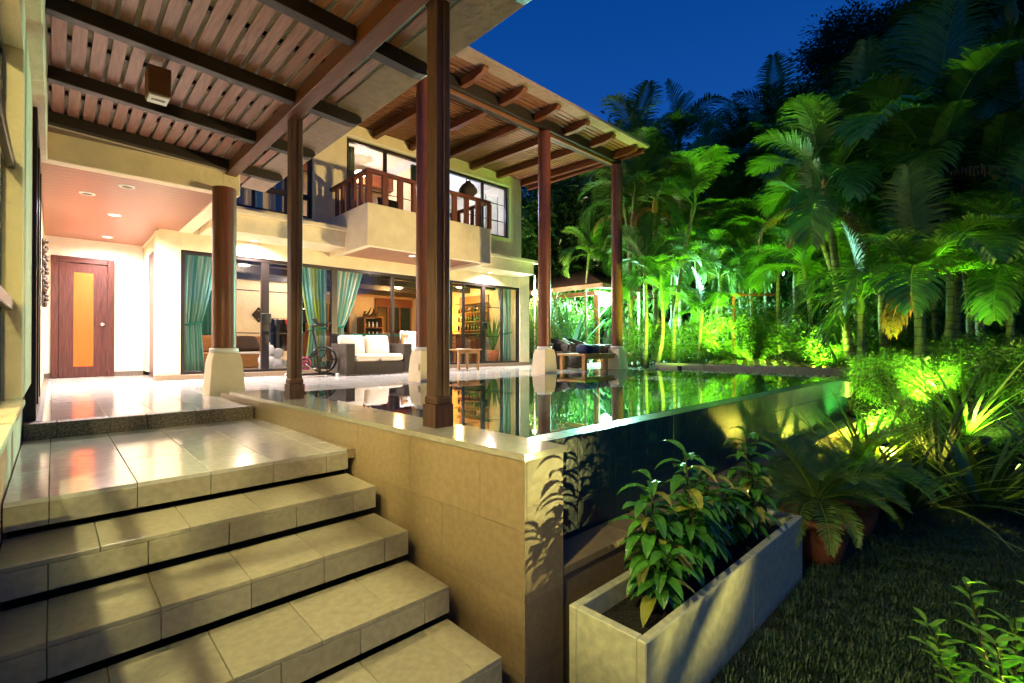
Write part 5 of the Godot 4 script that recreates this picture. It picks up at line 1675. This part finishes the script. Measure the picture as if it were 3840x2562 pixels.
	# lit shrubs and undergrowth
	var sh := [
		[1640, 800, 12.5, 0.8, 0.9, "bright green shrub at the left of the garden trellis"],
		[1705, 790, 12.8, 0.9, 1.1, "bright green vine bush inside the garden trellis"],
		[1760, 795, 12.6, 0.8, 1.0, "bright green bush at the right of the garden trellis"],
		[1575, 805, 12.2, 0.6, 0.7, "yellow green shrub at the foot of the leaning palm"],
		[1480, 810, 12.4, 0.6, 0.8, "green shrub right of the dining table"],
		[1255, 780, 14.0, 0.6, 1.3, "bamboo like green bush between the house and the pavilion"],
		[1310, 770, 15.5, 0.8, 1.2, "dark leafed bush under the pavilion eave"],
		[1860, 810, 10.5, 0.7, 0.7, "green and orange leafed bush behind the timber cover"],
		[1930, 815, 9.6, 0.6, 0.6, "green bush at the end of the pool kerb"],
		[2030, 880, 7.2, 0.5, 0.5, "yellow lit bush by the far pool corner"],
		[2070, 950, 6.0, 0.38, 0.35, "brightest yellow bush below the right palms"],
		[2150, 890, 7.0, 0.45, 0.4, "dark green bush under the right palms"],
		[2250, 880, 7.5, 0.6, 0.5, "dark bush at the right edge of the garden"],
		[2350, 920, 6.5, 0.6, 0.5, "dark bush cut by the right edge below the palms"],
		[2190, 760, 9.5, 1.2, 1.3, "tall dark bush between the right palm stems"],
		[2040, 770, 10.0, 1.0, 1.1, "green undergrowth behind the low drooping palm"],
		[2310, 720, 9.5, 1.2, 1.4, "tall dark undergrowth at the right edge"],
	]
	for i in sh.size():
		var q = sh[i]
		var c := V3(q[0], q[1], q[2])
		var g := on_ground(c)
		var hh: float = maxf(q[4], (c.y - g.y + q[4]) * 0.5)
		shrub(g, Vector3(q[3], hh, q[3]), "shrub", q[5], 400 + i, "shrubs in the garden beds")
	# trellis frame
	var p := on_ground(V3(1685, 835, 12.2))
	var t := thing("trellis", "thin brown garden trellis frame among the lit shrubs", "trellis", p)
	for a in [0.0, 1.15]:
		part(t, "post", box_mesh(Vector3(0.06, 1.9, 0.06), 0.005), M["redwood_y"]).position = Vector3(a * 0.72, 0.95, a * 0.69)
	var rl := part(t, "rail", box_mesh(Vector3(1.25, 0.06, 0.06), 0.005), M["redwood_u"])
	rl.position = Vector3(0.42, 1.93, 0.4)
	rl.rotation.y = -0.765
	# big leaf fan plant behind pillar three
	strap_plant(on_ground(V3(1300, 800, 14.5)), 16, 2.2, 0.30, 0.35, Color(0.03, 0.09, 0.05), "fan of large dark banana leaves behind the third column", 0.5, 9)
	# cycads in pots beside the planter and strap leaf plants
	var q1 := on_ground(P(4.25, 0, 1.05))
	cycad(q1, 0.36, 0.66, "cycad with stiff feathery fronds beyond the end of the stone planter", "terracotta pot of the cycad beyond the stone planter", 1)
	var q2 := on_ground(P(5.05, 0, 1.0))
	cycad(q2, 0.36, 0.70, "second cycad further along the pool wall", "terracotta pot of the second cycad along the pool wall", 4)
	strap_plant(on_ground(P(5.9, 0, 0.75)), 36, 1.45, 0.06, 1.1, Color(0.15, 0.18, 0.02), "clump of long yellow green strap leaves reaching over the lawn", 1.1, 3)
	strap_plant(on_ground(P(6.3, 0, 1.25)), 26, 1.1, 0.05, 0.8, Color(0.12, 0.17, 0.02), "upright yellow green strap leaves by the pool wall", 0.7, 5)
	strap_plant(on_ground(P(7.3, 0, 0.6)), 40, 1.5, 0.018, 0.5, Color(0.10, 0.11, 0.05), "spray of thin pale reed stems below the right palms", 0.6, 8)
	strap_plant(on_ground(P(7.8, 0, -0.6)), 20, 0.9, 0.05, 1.0, Color(0.05, 0.11, 0.02), "dark strap leaf plant at the right edge of the lawn", 1.0, 12)
	strap_plant(on_ground(P(6.6, 0, 0.2)), 40, 1.2, 0.05, 0.9, Color(0.11, 0.18, 0.02), "dense clump of spiky green leaves behind the strap leaves", 0.9, 21)
	strap_plant(on_ground(P(7.0, 0, 1.2)), 40, 1.2, 0.05, 0.8, Color(0.13, 0.19, 0.02), "dense clump of spiky yellow leaves at the pool corner", 0.8, 22)
	strap_plant(on_ground(P(7.4, 0, -0.3)), 36, 1.2, 0.05, 0.9, Color(0.07, 0.15, 0.02), "dark spiky clump right of the reed stems", 0.9, 23)
	strap_plant(on_ground(P(8.2, 0, 0.4)), 36, 1.3, 0.05, 0.8, Color(0.09, 0.17, 0.02), "spiky green clump under the low drooping palm", 0.8, 24)
	# a palm clump outside the view whose leaves shade the wall end
	strap_plant(on_ground(P(3.55, 0, -0.75)), 16, 1.0, 0.06, 0.9, Color(0.06, 0.15, 0.02), "strap leaf plant beside the lawn spotlight", 0.8, 15)
	# bright shrub in the lower right corner, close to the viewer
	var sp := thing("shrub", "bright yellow green shrub close by in the lower right corner", "shrub", P(2.47, -1.04, 0.0))
	for k in 9:
		var a := k * 2.399
		var top := Vector3(cos(a) * 0.20, 0.58 + 0.13 * sin(k * 1.7), sin(a) * 0.24)
		var st := newst()
		tube(st, [Vector3(cos(a) * 0.03, 0, sin(a) * 0.03), top * 0.5 + Vector3(0, 0.06, 0), top], [0.008, 0.006, 0.003], 5)
		part(sp, "stem", done(st), M["bark"])
		st = newst()
		for j in 26:
			var f := 0.35 + 0.65 * j / 25.0
			var b := j * 2.399 + k
			broad_leaf(st, top * f + Vector3(0, 0.05 * sin(f * PI), 0), Vector3(cos(b), 0.7, sin(b)), rng.randf_range(0.06, 0.10), rng.randf_range(0.022, 0.034), 0.6, Color(0.12, 0.24, 0.02) * rng.randf_range(0.8, 1.2))
		part(sp, "leaves", done(st), M["leaf"])
	# lawn grass
	var st := newst()
	for k in 9:
		var a := k * 2.4
		blade(st, Vector3(cos(a) * 0.03, 0, sin(a) * 0.03), Vector3(cos(a) * 0.6, 1, sin(a) * 0.6), 0.042, 0.0045, 0.6, Color(0.025, 0.055, 0.012) * (0.8 + 0.05 * k), 2)
	var tuft := done(st)
	var mm := MultiMesh.new()
	mm.transform_format = MultiMesh.TRANSFORM_3D
	mm.mesh = tuft
	var spots := []
	while spots.size() < 34000:
		var u := rng.randf_range(1.5, 8.0)
		var v := rng.randf_range(-4.0, 1.35)
		if u < 3.85 and v > 0.98: continue
		if rng.randf() > clampf(2.6 / (0.4 + u * 0.35), 0.25, 1.0): continue
		spots.append(P(u, ground_y(u, v), v))
	mm.instance_count = spots.size()
	for i in spots.size():
		mm.set_instance_transform(i, Transform3D(Basis(Vector3.UP, rng.randf() * TAU).scaled(Vector3.ONE * rng.randf_range(0.7, 1.3)), spots[i]))
	var g := MultiMeshInstance3D.new()
	g.multimesh = mm
	g.material_override = M["leaf"]
	g.name = "lawn_grass"
	add_child(g)
	meta(g, "short dark lawn grass", "grass", "", "stuff")

func garden_lamp(p: Vector3, target: Vector3, e: float, col: Color, angle: float, label: String, size := 0.06) -> void:
	var t := thing("garden_spotlight", label, "light", p, "garden spotlights")
	var d := (target - p).normalized()
	var st := newst()
	tube(st, [Vector3(0, -0.02, 0), Vector3(0, 0.10, 0)], [0.012], 6)
	part(t, "spike", done(st), M["black"])
	st = newst()
	tube(st, [Vector3(0, 0.12, 0) - d * 0.07, Vector3(0, 0.12, 0) + d * 0.05], [0.035, 0.055], 14)
	part(t, "housing", done(st), M["black"])
	st = newst()
	tube(st, [Vector3(0, 0.12, 0) + d * 0.051, Vector3(0, 0.12, 0) + d * 0.055], [0.048], 14)
	part(t, "lamp_lens", done(st), M["lamp_green"])
	spot(t, p + Vector3(0, 0.12, 0) + d * 0.09, target, e, col, angle, size)

func garden_lantern(p: Vector3, e: float, col: Color, label: String) -> void:
	var t := thing("garden_lantern", label, "light", p, "garden lanterns hidden among the plants")
	var st := newst()
	tube(st, [Vector3(0, -0.05, 0), Vector3(0, 0.25, 0)], [0.018], 8)
	lathe(st, [Vector2(0, 0.36), Vector2(0.09, 0.34), Vector2(0.02, 0.40), Vector2(0, 0.40)], Vector3.ZERO, 14)
	part(t, "stake", done(st), M["black"])
	st = newst()
	lathe(st, [Vector2(0, 0.25), Vector2(0.045, 0.25), Vector2(0.045, 0.34), Vector2(0, 0.34)], Vector3.ZERO, 14)
	part(t, "lamp_glass", done(st), M["lamp_green"])
	omni(t, p + Vector3(0, 0.295, 0), e, col, 0.015)

func _ready() -> void:
	rng.seed = 7
	# camera
	var cam := Camera3D.new()
	cam.name = "camera"
	cam.fov = 2.0 * rad_to_deg(atan(784.0 / 1100.0))
	cam.near = 0.02
	cam.far = 900.0
	add_child(cam)
	cam.position = P(0, 0.60, 0)
	cam.rotation = Vector3(deg_to_rad(0.31), deg_to_rad(-43.73), 0)
	cam.current = true
	# night sky
	var env := Environment.new()
	env.background_mode = Environment.BG_SKY
	var sm := ProceduralSkyMaterial.new()
	sm.sky_top_color = Color(0.0, 0.20, 0.47)
	sm.sky_horizon_color = Color(0.16, 0.43, 0.81)
	sm.sky_curve = 0.20
	sm.ground_bottom_color = Color(0.01, 0.02, 0.04)
	sm.ground_horizon_color = Color(0.05, 0.10, 0.2)
	var sky := Sky.new()
	sky.sky_material = sm
	env.sky = sky
	env.tonemap_mode = Environment.TONE_MAPPER_LINEAR
	env.tonemap_exposure = 1.3
	env.sdfgi_enabled = true
	env.ssao_enabled = true
	env.ssil_enabled = true
	var we := WorldEnvironment.new()
	we.environment = env
	add_child(we)
	materials()
	# structure
	build_ground()
	build_floor()
	build_landing_and_stairs()
	build_side_wall()
	build_pool()
	build_far_bank()
	build_house()
	build_porch()
	build_left_building()
	build_porch_roof()
	build_terrace_roof()
	column(1.45, 6.42, 2.43, "short round brown column under the porch corner")
	column(4.22, 6.42, 4.80, "tall round column half hidden by the nearest square post", true)
	column(7.03, 6.42, 4.80, "tall round column at the middle of the pool edge")
	column(9.55, 6.42, 4.80, "tall round column by the dining table among the palms")
	post(1.60, 4.56, 2.66, "slim square timber post near the porch on the pool wall")
	post(1.70, 2.43, 2.70, "nearest square timber post in front of the pool")
	build_pavilion()
	# lamps
	build_lamps()
	build_interior()
	build_curtains()
	build_loveseat()
	build_bike()
	build_terrace_things()
	build_planter()
	build_garden()
	var yg := Color(0.72, 1.0, 0.30)
	garden_lamp(on_ground(P(9.5, 0, -3.2)), P(5.2, 3.4, 6.5), 145.0, Color(1.0, 0.89, 0.60), 27.0, "ground floodlight behind the viewer aimed at the house", 0.25)
	garden_lamp(on_ground(P(4.7, 0, -1.75)), P(1.7, -0.2, 1.53), 16.0, Color(1.0, 0.95, 0.55), 11.0, "lawn spotlight aimed at the end of the pool wall", 0.03)
	garden_lamp(on_ground(V3(1985, 960, 6.0)), V3(2120, 430, 8.6), 28.0, yg, 62.0, "ground spotlight below the right palms")
	garden_lamp(on_ground(V3(2260, 960, 5.6)), V3(2250, 450, 8.6), 7.0, yg, 60.0, "ground spotlight at the right edge of the lawn")
	garden_lamp(on_ground(V3(1560, 850, 10.2)), V3(1520, 520, 12.6), 36.0, yg, 62.0, "ground spotlight below the slim palms by the dining table")
	garden_lamp(on_ground(V3(1735, 850, 11.0)), V3(1740, 640, 13.5), 32.0, yg, 65.0, "ground spotlight behind the timber cover")
	garden_lamp(on_ground(V3(1880, 850, 9.2)), V3(1900, 520, 10.5), 22.0, yg, 62.0, "ground spotlight at the foot of the golden leaning palm")
	garden_lamp(on_ground(V3(2110, 930, 6.4)), V3(2200, 270, 10.5), 60.0, yg, 30.0, "ground spotlight aimed up at the tallest right palms")
	garden_lamp(on_ground(V3(1650, 845, 11.2)), V3(1650, 430, 15.0), 55.0, yg, 32.0, "ground spotlight aimed up at the tall palms behind the trellis")
	garden_lamp(on_ground(V3(2350, 1080, 5.0)), V3(2080, 1000, 5.6), 7.0, Color(1.0, 0.97, 0.35), 30.0, "ground spotlight aimed at the strap leaf clumps")
	garden_lantern(on_ground(V3(2030, 975, 5.7)), 6.0, Color(1.0, 0.95, 0.33), "low garden lantern among the yellow lit leaves by the pool corner")
	garden_lamp(on_ground(P(5.2, 0, -1.4)), P(4.75, -0.2, 1.05), 6.0, yg, 11.0, "lawn spotlight aimed at the cycads", 0.04)
	garden_lamp(on_ground(P(2.25, 0, -0.42)), P(2.55, -0.45, 0.05), 8.0, Color(0.92, 1.0, 0.40), 30.0, "ground spotlight at the corner shrub", 0.015)
	pebbles()
